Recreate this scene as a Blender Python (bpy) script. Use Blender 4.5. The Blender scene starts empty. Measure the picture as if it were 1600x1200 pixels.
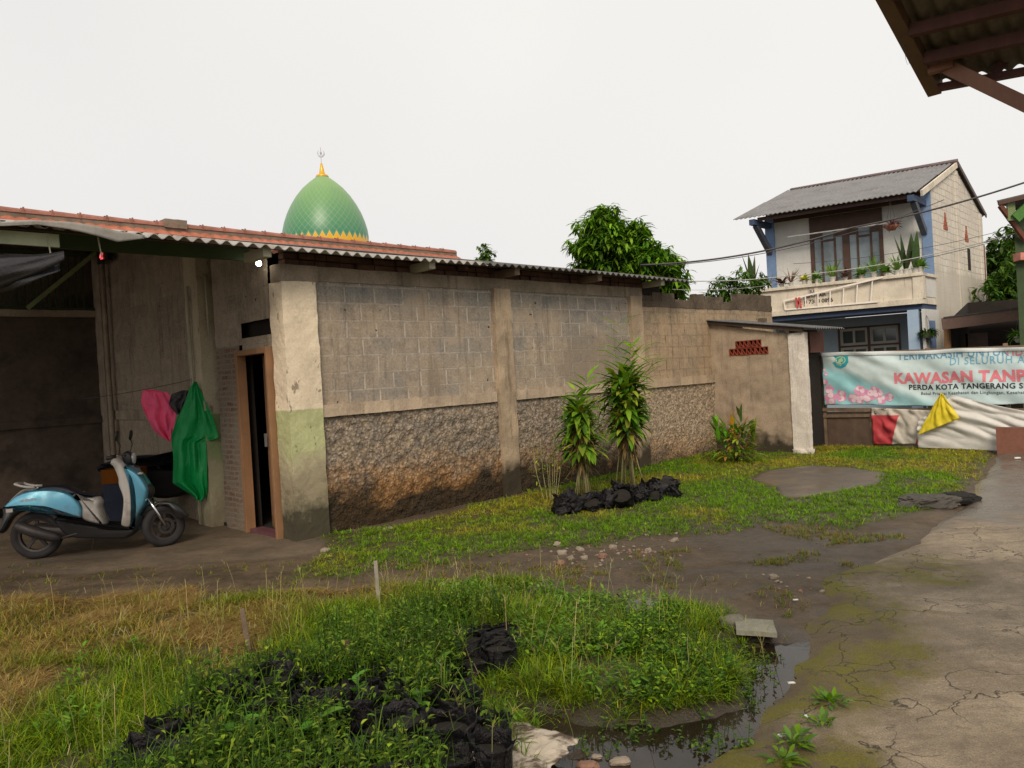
import bpy, math, random
import numpy as np
from mathutils import Vector, Matrix, noise as mn
random.seed(7); RNG = np.random.default_rng(11)
sc = bpy.context.scene
col = sc.collection
rad = math.radians

# ------------------------------------------------------------------ camera
FPX = 1200.0; ROLL = rad(3.3); PITCH = math.atan(13 / 1200.0); CAMZ = 1.6
_f = np.array([0, math.cos(PITCH), -math.sin(PITCH)]); _u = np.array([0, math.sin(PITCH), math.cos(PITCH)]); _r = np.array([1., 0, 0])
CR = math.cos(ROLL) * _r - math.sin(ROLL) * _u
CU = math.sin(ROLL) * _r + math.cos(ROLL) * _u
CAM = np.array([0, 0, CAMZ])
cd = bpy.data.cameras.new('camera'); cam = bpy.data.objects.new('camera', cd); col.objects.link(cam)
cd.sensor_width = 36; cd.lens = 36 * FPX / 1600; cd.clip_end = 2000; cd.clip_start = 0.05
cam.matrix_world = Matrix(((CR[0], CU[0], -_f[0], 0), (CR[1], CU[1], -_f[1], 0), (CR[2], CU[2], -_f[2], CAMZ), (0, 0, 0, 1)))
sc.camera = cam

# ------------------------------------------------------------------ sky, sun, exposure
w = bpy.data.worlds.new("World"); sc.world = w; w.use_nodes = True
nt = w.node_tree; nt.nodes.clear()
wo = nt.nodes.new('ShaderNodeOutputWorld'); bg = nt.nodes.new('ShaderNodeBackground')
SUN_EL, SUN_ROT = rad(40), rad(182)
sky = nt.nodes.new('ShaderNodeTexSky'); sky.sky_type = 'NISHITA'; sky.sun_disc = False
sky.sun_elevation = SUN_EL; sky.sun_rotation = SUN_ROT; sky.air_density = 1.0; sky.dust_density = 4.0
hs = nt.nodes.new('ShaderNodeHueSaturation'); hs.inputs['Saturation'].default_value = 0.05; hs.inputs['Value'].default_value = 1.0
nt.links.new(sky.outputs[0], hs.inputs['Color'])
tc = nt.nodes.new('ShaderNodeTexCoord'); nz = nt.nodes.new('ShaderNodeTexNoise'); nz.inputs['Scale'].default_value = .9; nz.inputs['Detail'].default_value = 3
nt.links.new(tc.outputs['Generated'], nz.inputs['Vector'])
rp = nt.nodes.new('ShaderNodeValToRGB')
rp.color_ramp.elements[0].position = .3; rp.color_ramp.elements[0].color = (6.5, 6.5, 6.5, 1)
rp.color_ramp.elements[1].position = .7; rp.color_ramp.elements[1].color = (8.0, 7.8, 7.5, 1)
nt.links.new(nz.outputs['Fac'], rp.inputs['Fac'])
mx = nt.nodes.new('ShaderNodeMix'); mx.data_type = 'RGBA'; mx.inputs[0].default_value = 0.9
nt.links.new(hs.outputs['Color'], mx.inputs[6]); nt.links.new(rp.outputs['Color'], mx.inputs[7])
nt.links.new(mx.outputs[2], bg.inputs['Color']); bg.inputs['Strength'].default_value = 0.1
nt.links.new(bg.outputs[0], wo.inputs['Surface'])
sd = bpy.data.lights.new('sun', 'SUN'); sd.energy = 2.0; sd.angle = rad(24); sd.color = (1, .86, .69)
sun = bpy.data.objects.new('sun', sd); col.objects.link(sun)
_sdir = Vector((math.sin(SUN_ROT) * math.cos(SUN_EL), math.cos(SUN_ROT) * math.cos(SUN_EL), math.sin(SUN_EL)))
sun.rotation_euler = _sdir.to_track_quat('Z', 'Y').to_euler()
sc.view_settings.view_transform = 'Standard'; sc.view_settings.look = 'None'
sc.view_settings.exposure = 0.28; sc.view_settings.gamma = 1.0
sc.cycles.max_bounces = 6; sc.cycles.transparent_max_bounces = 8

# ------------------------------------------------------------------ where things stand
def ray(x, y): return _f + CR * (x - 800) / FPX - CU * (y - 600) / FPX
def gnd(x, y, z=0.0):
    r = ray(x, y); return CAM + r * ((z - CAMZ) / r[2])
def atY(x, y, Y):
    r = ray(x, y); return CAM + r * (Y / r[1])
TH = rad(44.5)
EX = np.array([math.cos(TH), math.sin(TH), 0]); EY = np.array([-EX[1], EX[0], 0]); OW = np.array([-2.38, 8.02, 0])
def plane(x, y, p0, n):
    r = ray(x, y); n = np.array(n); return CAM + r * (((np.array(p0) - CAM) @ n) / (r @ n))
def wl(p): d = np.array(p) - OW; return np.array([d @ EX, d @ EY, d[2]])
def Wp(x, y, z=0.): return OW + EX * x + EY * y + np.array([0, 0, z])
def onB(x, y, off=0.): return wl(plane(x, y, Wp(0, off), EY))
def onA(x, y, off=0.): return wl(plane(x, y, Wp(off, 0), EX))

# ------------------------------------------------------------------ object helpers
def tag(o, label=None, cat=None, group=None, kind=None):
    if label: o['label'] = label
    if cat: o['category'] = cat
    if group: o['group'] = group
    if kind: o['kind'] = kind
    return o
def thing(name, label, cat, loc=(0, 0, 0), rz=0., group=None):
    o = bpy.data.objects.new(name, None); col.objects.link(o); o.empty_display_size = .1
    o.location = Vector([float(a) for a in loc]); o.rotation_euler = (0, 0, rz)
    return tag(o, label, cat, group)
def copy_tree(o, parent=None):
    c = o.copy(); col.objects.link(c); c.parent = parent
    for ch in list(o.children): copy_tree(ch, c)
    return c

class MB:
    def __init__(s): s.v = []; s.f = []; s.m = []
    def add(s, vs, fs, mi=0):
        b = len(s.v); s.v += [tuple(map(float, p)) for p in vs]; s.f += [tuple(i + b for i in f) for f in fs]; s.m += [mi] * len(fs); return s
    def box(s, x0, x1, y0, y1, z0, z1, mi=0):
        return s.add([(x0, y0, z0), (x1, y0, z0), (x1, y1, z0), (x0, y1, z0), (x0, y0, z1), (x1, y0, z1), (x1, y1, z1), (x0, y1, z1)],
                     [(0, 3, 2, 1), (4, 5, 6, 7), (0, 1, 5, 4), (1, 2, 6, 5), (2, 3, 7, 6), (3, 0, 4, 7)], mi)
    def beam(s, p, q, w, h, mi=0, up=(0, 0, 1)):
        p = Vector([float(a) for a in p]); q = Vector([float(a) for a in q]); d = (q - p).normalized(); a = d.cross(Vector(up))
        if a.length < 1e-4: a = d.cross(Vector((1, 0, 0)))
        a = a.normalized() * w / 2; b = a.cross(d).normalized() * h / 2
        vs = [p - a - b, p + a - b, p + a + b, p - a + b, q - a - b, q + a - b, q + a + b, q - a + b]
        return s.add(vs, [(0, 3, 2, 1), (4, 5, 6, 7), (0, 1, 5, 4), (1, 2, 6, 5), (2, 3, 7, 6), (3, 0, 4, 7)], mi)
    def tube(s, pts, r, n=8, mi=0, cap=True):
        pts = [Vector([float(a) for a in p]) for p in pts]; rs = r if hasattr(r, '__len__') else [r] * len(pts)
        vs = []; fs = []; ref = None
        for i, p in enumerate(pts):
            d = (pts[min(i + 1, len(pts) - 1)] - pts[max(i - 1, 0)]).normalized()
            if ref is None:
                ref = d.cross(Vector((0, 0, 1)));
                if ref.length < .05: ref = d.cross(Vector((1, 0, 0)))
            a = (ref - d * ref.dot(d)).normalized(); b = d.cross(a); ref = a
            for k in range(n):
                t = 2 * math.pi * k / n; vs.append(p + (a * math.cos(t) + b * math.sin(t)) * rs[i])
        for i in range(len(pts) - 1):
            for k in range(n):
                k2 = (k + 1) % n; fs.append((i * n + k, i * n + k2, (i + 1) * n + k2, (i + 1) * n + k))
        if cap: fs.append(tuple(range(n - 1, -1, -1))); fs.append(tuple(range((len(pts) - 1) * n, len(pts) * n)))
        return s.add(vs, fs, mi)
    def lathe(s, prof, c=(0, 0, 0), n=24, mi=0, axis='z'):
        vs = []; fs = []
        for r, z in prof:
            for k in range(n):
                t = 2 * math.pi * k / n; a, b = r * math.cos(t), r * math.sin(t)
                vs.append((c[0] + a, c[1] + b, c[2] + z) if axis == 'z' else (c[0] + a, c[1] + z, c[2] + b))
        for i in range(len(prof) - 1):
            for k in range(n):
                k2 = (k + 1) % n; fs.append((i * n + k, i * n + k2, (i + 1) * n + k2, (i + 1) * n + k))
        return s.add(vs, fs, mi)
    def grid(s, fn, nu, nv, mi=0):
        vs = [fn(i / nu, j / nv) for j in range(nv + 1) for i in range(nu + 1)]
        fs = [(j * (nu + 1) + i, j * (nu + 1) + i + 1, (j + 1) * (nu + 1) + i + 1, (j + 1) * (nu + 1) + i) for j in range(nv) for i in range(nu)]
        return s.add(vs, fs, mi)
    def wbox(s, x0, x1, y0, y1, z0, z1, step=.06, amp=.006, fr=6., mi=0):
        "a box cut into small faces whose surface is uneven"
        L = [max(1, round((b - a) / step)) for a, b in ((x0, x1), (y0, y1), (z0, z1))]
        lo = (x0, y0, z0); hi = (x1, y1, z1)
        for ax in range(3):
            o = [k for k in range(3) if k != ax]
            for side in (0, 1):
                def fn(u, v, ax=ax, o=o, side=side):
                    p = [0, 0, 0]; p[ax] = (lo, hi)[side][ax]; p[o[0]] = lo[o[0]] + u * (hi[o[0]] - lo[o[0]]); p[o[1]] = lo[o[1]] + v * (hi[o[1]] - lo[o[1]])
                    q = Vector(p) * fr; n = mn.noise_vector(q) + mn.noise_vector(q * 3.1) * .5
                    return (p[0] + n[0] * amp, p[1] + n[1] * amp, p[2] + n[2] * amp)
                s.grid(fn, L[o[0]], L[o[1]], mi)
        return s
    def build(s, name, mats, parent=None, smooth=False, bevel=0, loc=None, rz=None, weld=False, solid=0):
        me = bpy.data.meshes.new(name); me.from_pydata(s.v, [], s.f)
        if not isinstance(mats, (list, tuple)): mats = [mats]
        for m_ in mats: me.materials.append(m_)
        me.polygons.foreach_set('material_index', s.m)
        if smooth: me.polygons.foreach_set('use_smooth', [True] * len(s.f))
        me.update()
        o = bpy.data.objects.new(name, me); col.objects.link(o)
        if parent: o.parent = parent
        if loc is not None: o.location = Vector([float(a) for a in loc])
        if rz is not None: o.rotation_euler = (0, 0, rz)
        if weld: md = o.modifiers.new('w', 'WELD'); md.merge_threshold = .0008
        if solid: md = o.modifiers.new('s', 'SOLIDIFY'); md.thickness = solid; md.offset = 0
        if bevel: md = o.modifiers.new('b', 'BEVEL'); md.width = bevel; md.segments = 2; md.limit_method = 'ANGLE'
        return o
def box(name, mat, parent, *a, bevel=0): return MB().box(*a).build(name, mat, parent, bevel=bevel)

def corr(fn_edge, width, length, pitch, amp, thick=.006, per=8):
    "a corrugated sheet: x across the waves, y down the slope; fn_edge(x, y) gives the point and an up vector"
    m = MB(); n = int(width / pitch * per)
    def f(u, v, off=0):
        x = u * width; p = fn_edge(x, v * length); h = amp * math.sin(2 * math.pi * x / pitch) + off
        return (p[0], p[1], p[2] + h)
    nv = max(1, int(length / .6))
    m.grid(lambda u, v: f(u, v), n, nv)
    m.grid(lambda u, v: f(1 - u, v, -thick), n, nv)
    for v in (0, 1):
        vs = []; 
        for i in range(n + 1): vs += [f(i / n, v), f(i / n, v, -thick)]
        m.add(vs, [(2 * i, 2 * i + 1, 2 * i + 3, 2 * i + 2) for i in range(n)])
    return m

# ------------------------------------------------------------------ material helper
SOCK = bpy.types.NodeSocket
class G:
    def __init__(s, name):
        s.mat = bpy.data.materials.new(name); s.mat.use_nodes = True; s.t = s.mat.node_tree; s.t.nodes.clear()
        s.o = s.t.nodes.new('ShaderNodeOutputMaterial'); s.b = s.t.nodes.new('ShaderNodeBsdfPrincipled'); s.t.links.new(s.b.outputs[0], s.o.inputs[0]); s._c = None
    def st(s, i, v):
        if isinstance(v, SOCK): s.t.links.new(v, i)
        elif isinstance(v, (tuple, list)): i.default_value = tuple(v) + ((1,) if len(v) == 3 and i.type == 'RGBA' else ())
        else: i.default_value = v
    def n(s, t, ins=None, **kw):
        nd = s.t.nodes.new(t)
        for k, v in kw.items(): setattr(nd, k, v)
        for k, v in (ins or {}).items(): s.st(nd.inputs[k], v)
        return nd
    def co(s):
        if s._c is None: s._c = s.n('ShaderNodeTexCoord').outputs['Object']
        return s._c
    def sc(s, v, sx, sy, sz): return s.n('ShaderNodeMapping', {'Vector': v, 'Scale': (sx, sy, sz)}).outputs[0]
    def noise(s, scale, detail=4, rough=.55, v=None, dist=0.): return s.n('ShaderNodeTexNoise', {'Vector': v or s.co(), 'Scale': scale, 'Detail': detail, 'Roughness': rough, 'Distortion': dist}).outputs['Fac']
    def ramp(s, f, *st):
        nd = s.n('ShaderNodeValToRGB', {'Fac': f}); e = nd.color_ramp.elements
        while len(e) < len(st): e.new(.5)
        for k, (p, c) in enumerate(st): e[k].position = p; e[k].color = (c if isinstance(c, (tuple, list)) else (c, c, c)) + (1,)
        return nd.outputs[0]
    def mr(s, f, a, b, c=0., d=1.): return s.n('ShaderNodeMapRange', {'Value': f, 'From Min': a, 'From Max': b, 'To Min': c, 'To Max': d}).outputs[0]
    def mix(s, f, a, b, mode='MIX'):
        nd = s.n('ShaderNodeMix', data_type='RGBA', blend_type=mode); s.st(nd.inputs[0], f); s.st(nd.inputs[6], a); s.st(nd.inputs[7], b); return nd.outputs[2]
    def m(s, op, a, b=0., c=False):
        nd = s.n('ShaderNodeMath', operation=op, use_clamp=c); s.st(nd.inputs[0], a); s.st(nd.inputs[1], b); return nd.outputs[0]
    def sep(s, v=None): nd = s.n('ShaderNodeSeparateXYZ', {0: v or s.co()}); return nd.outputs
    def comb(s, x, y, z=0.): return s.n('ShaderNodeCombineXYZ', {0: x, 1: y, 2: z}).outputs[0]
    def bump(s, h, st=.5, d=.01, nrm=None):
        ins = {'Height': h, 'Strength': st, 'Distance': d}
        if nrm: ins['Normal'] = nrm
        return s.n('ShaderNodeBump', ins).outputs[0]
    def attr(s, name): return s.n('ShaderNodeAttribute', attribute_name=name).outputs['Color']
    def done(s, c, rough=.85, nrm=None, metal=0., spec=.35, **kw):
        s.st(s.b.inputs['Base Color'], c); s.st(s.b.inputs['Roughness'], rough); s.st(s.b.inputs['Metallic'], metal); s.st(s.b.inputs['Specular IOR Level'], spec)
        if nrm: s.st(s.b.inputs['Normal'], nrm)
        for k, v in kw.items(): s.st(s.b.inputs[k.replace('_', ' ')], v)
        return s.mat
def plain(name, c, rough=.7, var=.25, sc_=6., metal=0., spec=.4, dirt=None, dirtamt=.5, bump=.15, bd=.004, streak=False):
    "weathered surface: base colour with soft variation, optional patches of dirt"
    g = G(name); a = g.noise(sc_, 5, .6); b = g.noise(sc_ * 7, 4, .6)
    if streak: b = g.noise(sc_ * 2, 5, .65, g.sc(g.co(), 3, 3, .25))
    k = g.m('ADD', g.m('MULTIPLY', a, .6), g.m('MULTIPLY', b, .4))
    cc = g.mix(g.mr(k, .35, .65), tuple(x * (1 - var) for x in c), tuple(min(1, x * (1 + var)) for x in c))
    if dirt: cc = g.mix(g.m('MULTIPLY', g.mr(g.noise(sc_ * .6, 6, .65), .5, .68), dirtamt), cc, dirt)
    return g.done(cc, rough, g.bump(b, bump, bd), metal, spec)

def brickpat(g, u, v, bw, bh, mort, wob=.012, sm=.1):
    nx = g.m('MULTIPLY', g.m('SUBTRACT', g.noise(5, 3), .5), wob * 2); nz_ = g.m('MULTIPLY', g.m('SUBTRACT', g.noise(6.3, 3), .5), wob * 3)
    vec = g.comb(g.m('ADD', u, nx), g.m('ADD', v, nz_), 0.)
    nd = g.n('ShaderNodeTexBrick', {'Vector': vec, 'Color1': (0, 0, 0), 'Color2': (1, 1, 1), 'Mortar': (.5, .5, .5), 'Scale': 1., 'Mortar Size': mort, 'Mortar Smooth': sm, 'Bias': 0., 'Brick Width': bw, 'Row Height': bh})
    nd.offset = .5; return nd.outputs['Color'], nd.outputs['Fac']

def block_mat(name, ca, cb, cc3, mort, axis='x', yellow=0.):
    g = G(name); X, Y, Z = g.sep()
    u = X if axis == 'x' else Y
    rc, fac = brickpat(g, u, g.m('ADD', Z, .02), .40, .195, .011, .011)
    big = g.noise(1.1, 4); fine = g.noise(38, 5, .7); med = g.noise(7, 5, .65)
    c = g.mix(g.mr(rc, .1, .9), ca, cb); tanm = g.mr(g.m('SUBTRACT', g.m('ADD', big, .42), g.m('MULTIPLY', Z, .2)), .42, .60); c = g.mix(g.m('MULTIPLY', tanm, .75), c, cc3)
    c = g.mix(1., c, g.ramp(fine, (.3, .72), (.7, 1.25)), 'MULTIPLY')
    c = g.mix(1., c, g.ramp(med, (.3, .8), (.7, 1.15)), 'MULTIPLY')
    vj = g.mr(g.noise(4.2, 4), .56, .64)                      # joints: some pale, some open and dark
    fz = g.m('FRACT', g.m('DIVIDE', g.m('ADD', g.m('ADD', Z, .02), g.m('MULTIPLY', g.m('SUBTRACT', g.noise(6.3, 3), .5), .022)), .195)); hj = g.mr(g.m('ABSOLUTE', g.m('SUBTRACT', fz, .5)), .40, .46); fac0 = fac
    fac = g.m('MULTIPLY', fac, g.m('SUBTRACT', 1., g.m('MULTIPLY', hj, .55)))
    c = g.mix(g.m('MULTIPLY', g.m('MULTIPLY', fac, g.mr(g.noise(5.5, 4, .6), .35, .6, .45, 1.)), .85), c, g.mix(vj, mort, tuple(x * .42 for x in mort)))
    sm = g.mr(g.noise(2.3, 6, .6, None, .6), .56, .62)       # smears of render
    c = g.mix(g.m('MULTIPLY', sm, .55), c, tuple(x * 1.02 for x in cc3))
    st = g.noise(3., 5, .7, g.sc(g.co(), 3.5, 3.5, .22))
    c = g.mix(g.m('MULTIPLY', g.mr(st, .53, .72), .55), c, (.055, .045, .036))
    hole = g.mr(g.noise(13, 2, .5), .71, .76)
    if name == 'block':                                      # two areas daubed with grey-brown render
        for cx, cz, rx_, rz_ in ((5.15, 1.75, .95, .42), (2.0, 1.62, .10, .3)):
            dx = g.m('DIVIDE', g.m('SUBTRACT', X, cx), rx_); dz = g.m('DIVIDE', g.m('SUBTRACT', Z, cz), rz_); dd = g.m('ADD', g.m('ADD', g.m('MULTIPLY', dx, dx), g.m('MULTIPLY', dz, dz)), g.m('MULTIPLY', g.m('SUBTRACT', big, .5), 2.6))
            c = g.mix(g.m('MULTIPLY', g.mr(dd, 1.3, .6), .6), c, g.mix(fine, (.16, .13, .10), (.26, .21, .155)))
    c = g.mix(hole, c, (.03, .022, .016))
    h = g.m('ADD', g.m('MULTIPLY', fac, -.9), g.m('MULTIPLY', fine, .5)); h = g.m('ADD', h, g.m('MULTIPLY', med, .7)); h = g.m('SUBTRACT', h, hole)
    return g.done(c, .95, g.bump(h, .8, .012), 0, .15)

def rough_mat(name, ca=(.40, .31, .22), cb=(.29, .245, .20), so=.85, sb=.93, dz=0.):
    "rough-cast: grey above, ochre stain lower down, black damp at the foot"
    g = G(name); X, Y, Z = g.sep(); n1 = g.noise(17, 6, .68); n2 = g.noise(1.4, 5, .6); n3 = g.noise(5, 5, .65); n4 = g.noise(60, 3, .6)
    c = g.mix(g.mr(n3, .35, .65), ca, cb); c = g.mix(1., c, g.ramp(n1, (.33, .5), (.68, 1.4)), 'MULTIPLY')
    zz = g.m('ADD', Z, g.m('MULTIPLY', g.m('SUBTRACT', n2, .5), 1.1)); zz = g.m('ADD', zz, g.m('MULTIPLY', g.m('SUBTRACT', n3, .5), .45)); zz = g.m('ADD', g.m('ADD', zz, dz), g.m('MULTIPLY', X, .045))
    och = g.mr(zz, .88, .55); och = g.m('MULTIPLY', och, g.mr(n2, .35, .55)); 
    c = g.mix(g.m('MULTIPLY', och, so), c, g.mix(g.mr(n1, .35, .65), (.20, .085, .022), (.52, .27, .09)))
    vs_ = g.n('ShaderNodeTexVoronoi', {'Vector': g.n('ShaderNodeVectorMath', {0: g.co(), 1: g.n('ShaderNodeVectorMath', {0: g.n('ShaderNodeTexNoise', {'Vector': g.co(), 'Scale': 14.}).outputs['Color'], 1: (.06, .06, .06)}, operation='MULTIPLY').outputs[0]}, operation='ADD').outputs[0], 'Scale': 26.}); vd = vs_.outputs['Distance']; c = g.mix(1., c, g.ramp(vd, (.1, 1.15), (.65, .62)), 'MULTIPLY')
    blk = g.mr(zz, .60, .36); c = g.mix(g.m('MULTIPLY', blk, sb), c, g.mix(n1, (.012, .009, .006), (.045, .034, .02)))
    h = g.m('SUBTRACT', g.m('ADD', g.m('MULTIPLY', n1, .6), g.m('MULTIPLY', n4, .4)), g.m('MULTIPLY', vd, .9))
    return g.done(c, .95, g.bump(h, .9, .02), 0, .15)

def concrete(name, c, var=.25, stain=(.05, .04, .03), amt=.6, low=0., zlow=.3):
    g = G(name); X, Y, Z = g.sep(); a = g.noise(2.2, 6, .62); b = g.noise(45, 4, .7); d = g.noise(3, 6, .7, g.sc(g.co(), 3, 3, .3))
    cc = g.mix(g.mr(a, .35, .65), tuple(x * (1 - var) for x in c), tuple(x * (1 + var) for x in c))
    cc = g.mix(1., cc, g.ramp(b, (.3, .8), (.7, 1.15)), 'MULTIPLY')
    cc = g.mix(g.m('MULTIPLY', g.mr(d, .54, .72), amt), cc, stain)
    if low: cc = g.mix(g.m('MULTIPLY', g.mr(g.m('ADD', Z, g.m('MULTIPLY', g.m('SUBTRACT', a, .5), .9)), zlow, zlow - .22), low), cc, (.02, .018, .01))
    return g.done(cc, .92, g.bump(g.m('ADD', a, b), .4, .008), 0, .2)

M = {}
M['block'] = block_mat('block', (.23, .215, .195), (.31, .265, .215), (.38, .30, .22), (.52, .46, .39))
M['block_old'] = block_mat('block old', (.26, .205, .145), (.32, .25, .17), (.40, .29, .185), (.22, .165, .11))
M['block_a'] = block_mat('block porch', (.28, .235, .18), (.36, .29, .22), (.37, .30, .22), (.36, .30, .23), 'y')
M['rough'] = rough_mat('rough cast'); M['rough_old'] = rough_mat('rough cast sandy', (.50, .39, .27), (.40, .31, .22), .45, .6, .25)
M['band'] = concrete('band', (.42, .33, .24)); M['pilaster'] = concrete('pilaster', (.38, .29, .20), low=.9, zlow=.5)
M['topband'] = concrete('top band', (.25, .2, .15)); M['topband_old'] = concrete('top band old', (.11, .085, .06), amt=.85)
M['porchband'] = concrete('porch band', (.33, .27, .2))
def two_tone(name, up, lo, zc, dirt=.85, zd=.55):
    g = G(name); X, Y, Z = g.sep(); a = g.noise(2.5, 6, .65); b = g.noise(40, 4, .7); e = g.noise(9, 5, .7)
    c = g.mix(g.mr(g.m('ADD', Z, g.m('MULTIPLY', g.m('SUBTRACT', e, .5), .05)), zc - .008, zc + .008), lo, up)
    c = g.mix(1., c, g.ramp(a, (.35, .82), (.65, 1.08)), 'MULTIPLY'); c = g.mix(1., c, g.ramp(b, (.3, .88), (.7, 1.08)), 'MULTIPLY')
    chip = g.mr(g.noise(4.5, 6, .7, g.sc(g.co(), 2, 2, .8)), .6, .64); c = g.mix(g.m('MULTIPLY', chip, .8), c, (.17, .135, .09))
    zz = g.m('ADD', Z, g.m('MULTIPLY', g.m('SUBTRACT', a, .5), 1.3)); zz = g.m('SUBTRACT', zz, g.m('MULTIPLY', X, .35)); c = g.mix(g.m('MULTIPLY', g.mr(zz, 1.0, .75), .75), c, g.mix(b, (.34, .28, .19), (.46, .39, .27)))
    c = g.mix(g.m('MULTIPLY', g.mr(zz, zd + .25, zd), .6), c, (.19, .15, .1)); c = g.mix(g.m('MULTIPLY', g.mr(zz, zd - .1, zd - .35), dirt), c, (.02, .019, .01))
    return g.done(c, .8, g.bump(g.m('ADD', e, b), .35, .008), 0, .3)
M['cornerpaint'] = two_tone('corner paint', (.74, .62, .46), (.44, .45, .23), 1.37)
M['postpaint'] = two_tone('post paint', (.46, .40, .28), (.24, .29, .13), 1.35, .5, .1)
M['cornergreen'] = M['cornerpaint']
def brick_mat(name, axis='y'):
    g = G(name); X, Y, Z = g.sep(); rc, fac = brickpat(g, X if axis == 'x' else Y, Z, .2, .062, .012, .012)
    a = g.noise(4, 6, .65); b = g.noise(50, 4, .7)
    c = g.mix(g.mr(rc, .1, .9), (.15, .075, .052), (.22, .135, .095)); c = g.mix(g.m('MULTIPLY', fac, .9), c, (.27, .23, .18))
    c = g.mix(g.m('MULTIPLY', g.mr(a, .38, .56), .85), c, (.24, .2, .155)); c = g.mix(1., c, g.ramp(b, (.3, .75), (.7, 1.2)), 'MULTIPLY')
    return g.done(c, .95, g.bump(g.m('SUBTRACT', b, fac), .8, .012), 0, .15)
M['brick_a'] = brick_mat('porch brick'); M['brick_b'] = plain('shaded eave brick', (.10, .05, .036), .95, .4, 9)  # eave bricks darkened: the overhang's shade is in their colour
M['sheet'] = plain('roof sheet pale', (.36, .345, .32), .85, .2, 3, dirt=(.12, .1, .08), dirtamt=.6)
M['sheet_dark'] = plain('roof sheet dark', (.12, .115, .11), .85, .3, 3, dirt=(.04, .035, .03), dirtamt=.7)
M['sheet_house'] = plain('house sheet', (.2, .195, .2), .8, .15, 2.5, dirt=(.1, .09, .08), dirtamt=.5)
M['ridge_house'] = plain('house ridge', (.15, .11, .11), .85, .2, 3)
M['wood'] = plain('shaded rafter wood', (.16, .11, .07), .75, .25, 4, streak=True, dirt=(.1, .06, .03))  # rafter ends darkened in colour for the shade under the eave
M['doorwood'] = plain('door wood', (.26, .14, .07), .6, .2, 3, streak=True)
M['darkwood'] = plain('dark wood', (.05, .03, .02), .7, .3, 4, streak=True)
M['redwood'] = plain('red brown timber', (.085, .032, .024), .75, .3, 4, streak=True)
M['brace'] = plain('brace timber', (.24, .12, .08), .7, .2, 4, streak=True)
M['dark'] = plain('room shade', (.018, .013, .01), .95, .3, 3)  # near-black colour stands in for the shade inside rooms and openings
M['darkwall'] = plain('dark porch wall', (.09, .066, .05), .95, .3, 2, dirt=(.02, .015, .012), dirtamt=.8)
M['greenpaint'] = plain('green paint', (.2, .25, .11), .65, .2, 4, dirt=(.1, .09, .05))
M['greendark'] = plain('darkened green paint', (.035, .06, .02), .65, .2, 4)
M['paleboard'] = plain('pale board', (.36, .34, .25), .7, .1, 4)
M['black_plastic'] = plain('black sheet', (.022, .02, .022), .3, .3, 8, spec=.6, bump=.4, bd=.01)
M['metal'] = plain('grey steel', (.3, .3, .3), .35, .1, 8, metal=.8)
M['cable'] = plain('cable', (.05, .045, .045), .5); M['cable_pale'] = plain('pale cable', (.4, .39, .36), .5)
def glass(name, c): 
    g = G(name); return g.done(g.mix(g.mr(g.noise(1.3, 3), .4, .6), c, tuple(x * .55 for x in c)), .08, None, 0, .6)
M['glass_up'] = glass('curtained glass', (.2, .25, .28)); M['glass_lo'] = glass('dark glass', (.1, .12, .11))

# ------------------------------------------------------------------ polygons on the ground
def poly_sd(P, X, Y):
    "signed distance to a polygon, positive inside"
    P = np.asarray(P)[:, :2]; n = len(P); d = np.full(X.shape, 1e9); ins = np.zeros(X.shape, bool)
    for i in range(n):
        a = P[i]; b = P[(i + 1) % n]; e = b - a; L = (e @ e) + 1e-12
        t = np.clip(((X - a[0]) * e[0] + (Y - a[1]) * e[1]) / L, 0, 1)
        d = np.minimum(d, np.hypot(X - a[0] - t * e[0], Y - a[1] - t * e[1]))
        c = (a[1] > Y) != (b[1] > Y)
        with np.errstate(divide='ignore', invalid='ignore'): xi = (b[0] - a[0]) * (Y - a[1]) / (b[1] - a[1]) + a[0]
        ins ^= c & (X < xi)
    return np.where(ins, d, -d)
def gp(pts, z=0.): return np.array([gnd(x, y, z) for x, y in pts])
def vnoise(X, Y, s, seed=0):
    "smooth value noise, vectorised"
    x = X * s + seed * 17.3; y = Y * s + seed * 9.1; xi = np.floor(x).astype(np.int64); yi = np.floor(y).astype(np.int64); fx = x - xi; fy = y - yi
    fx = fx * fx * (3 - 2 * fx); fy = fy * fy * (3 - 2 * fy)
    def h(a, b):
        k = (a * 374761393 + b * 668265263 + seed * 1442695) & 0xffffffff; k = ((k ^ (k >> 13)) * 1274126177) & 0xffffffff; return ((k ^ (k >> 16)) & 0xffff) / 65535.
    return (h(xi, yi) * (1 - fx) + h(xi + 1, yi) * fx) * (1 - fy) + (h(xi, yi + 1) * (1 - fx) + h(xi + 1, yi + 1) * fx) * fy
def fbm(X, Y, s, seed=0, o=4): return sum(vnoise(X, Y, s * 2 ** k, seed + k) * .5 ** k for k in range(o)) / sum(.5 ** k for k in range(o))

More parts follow.
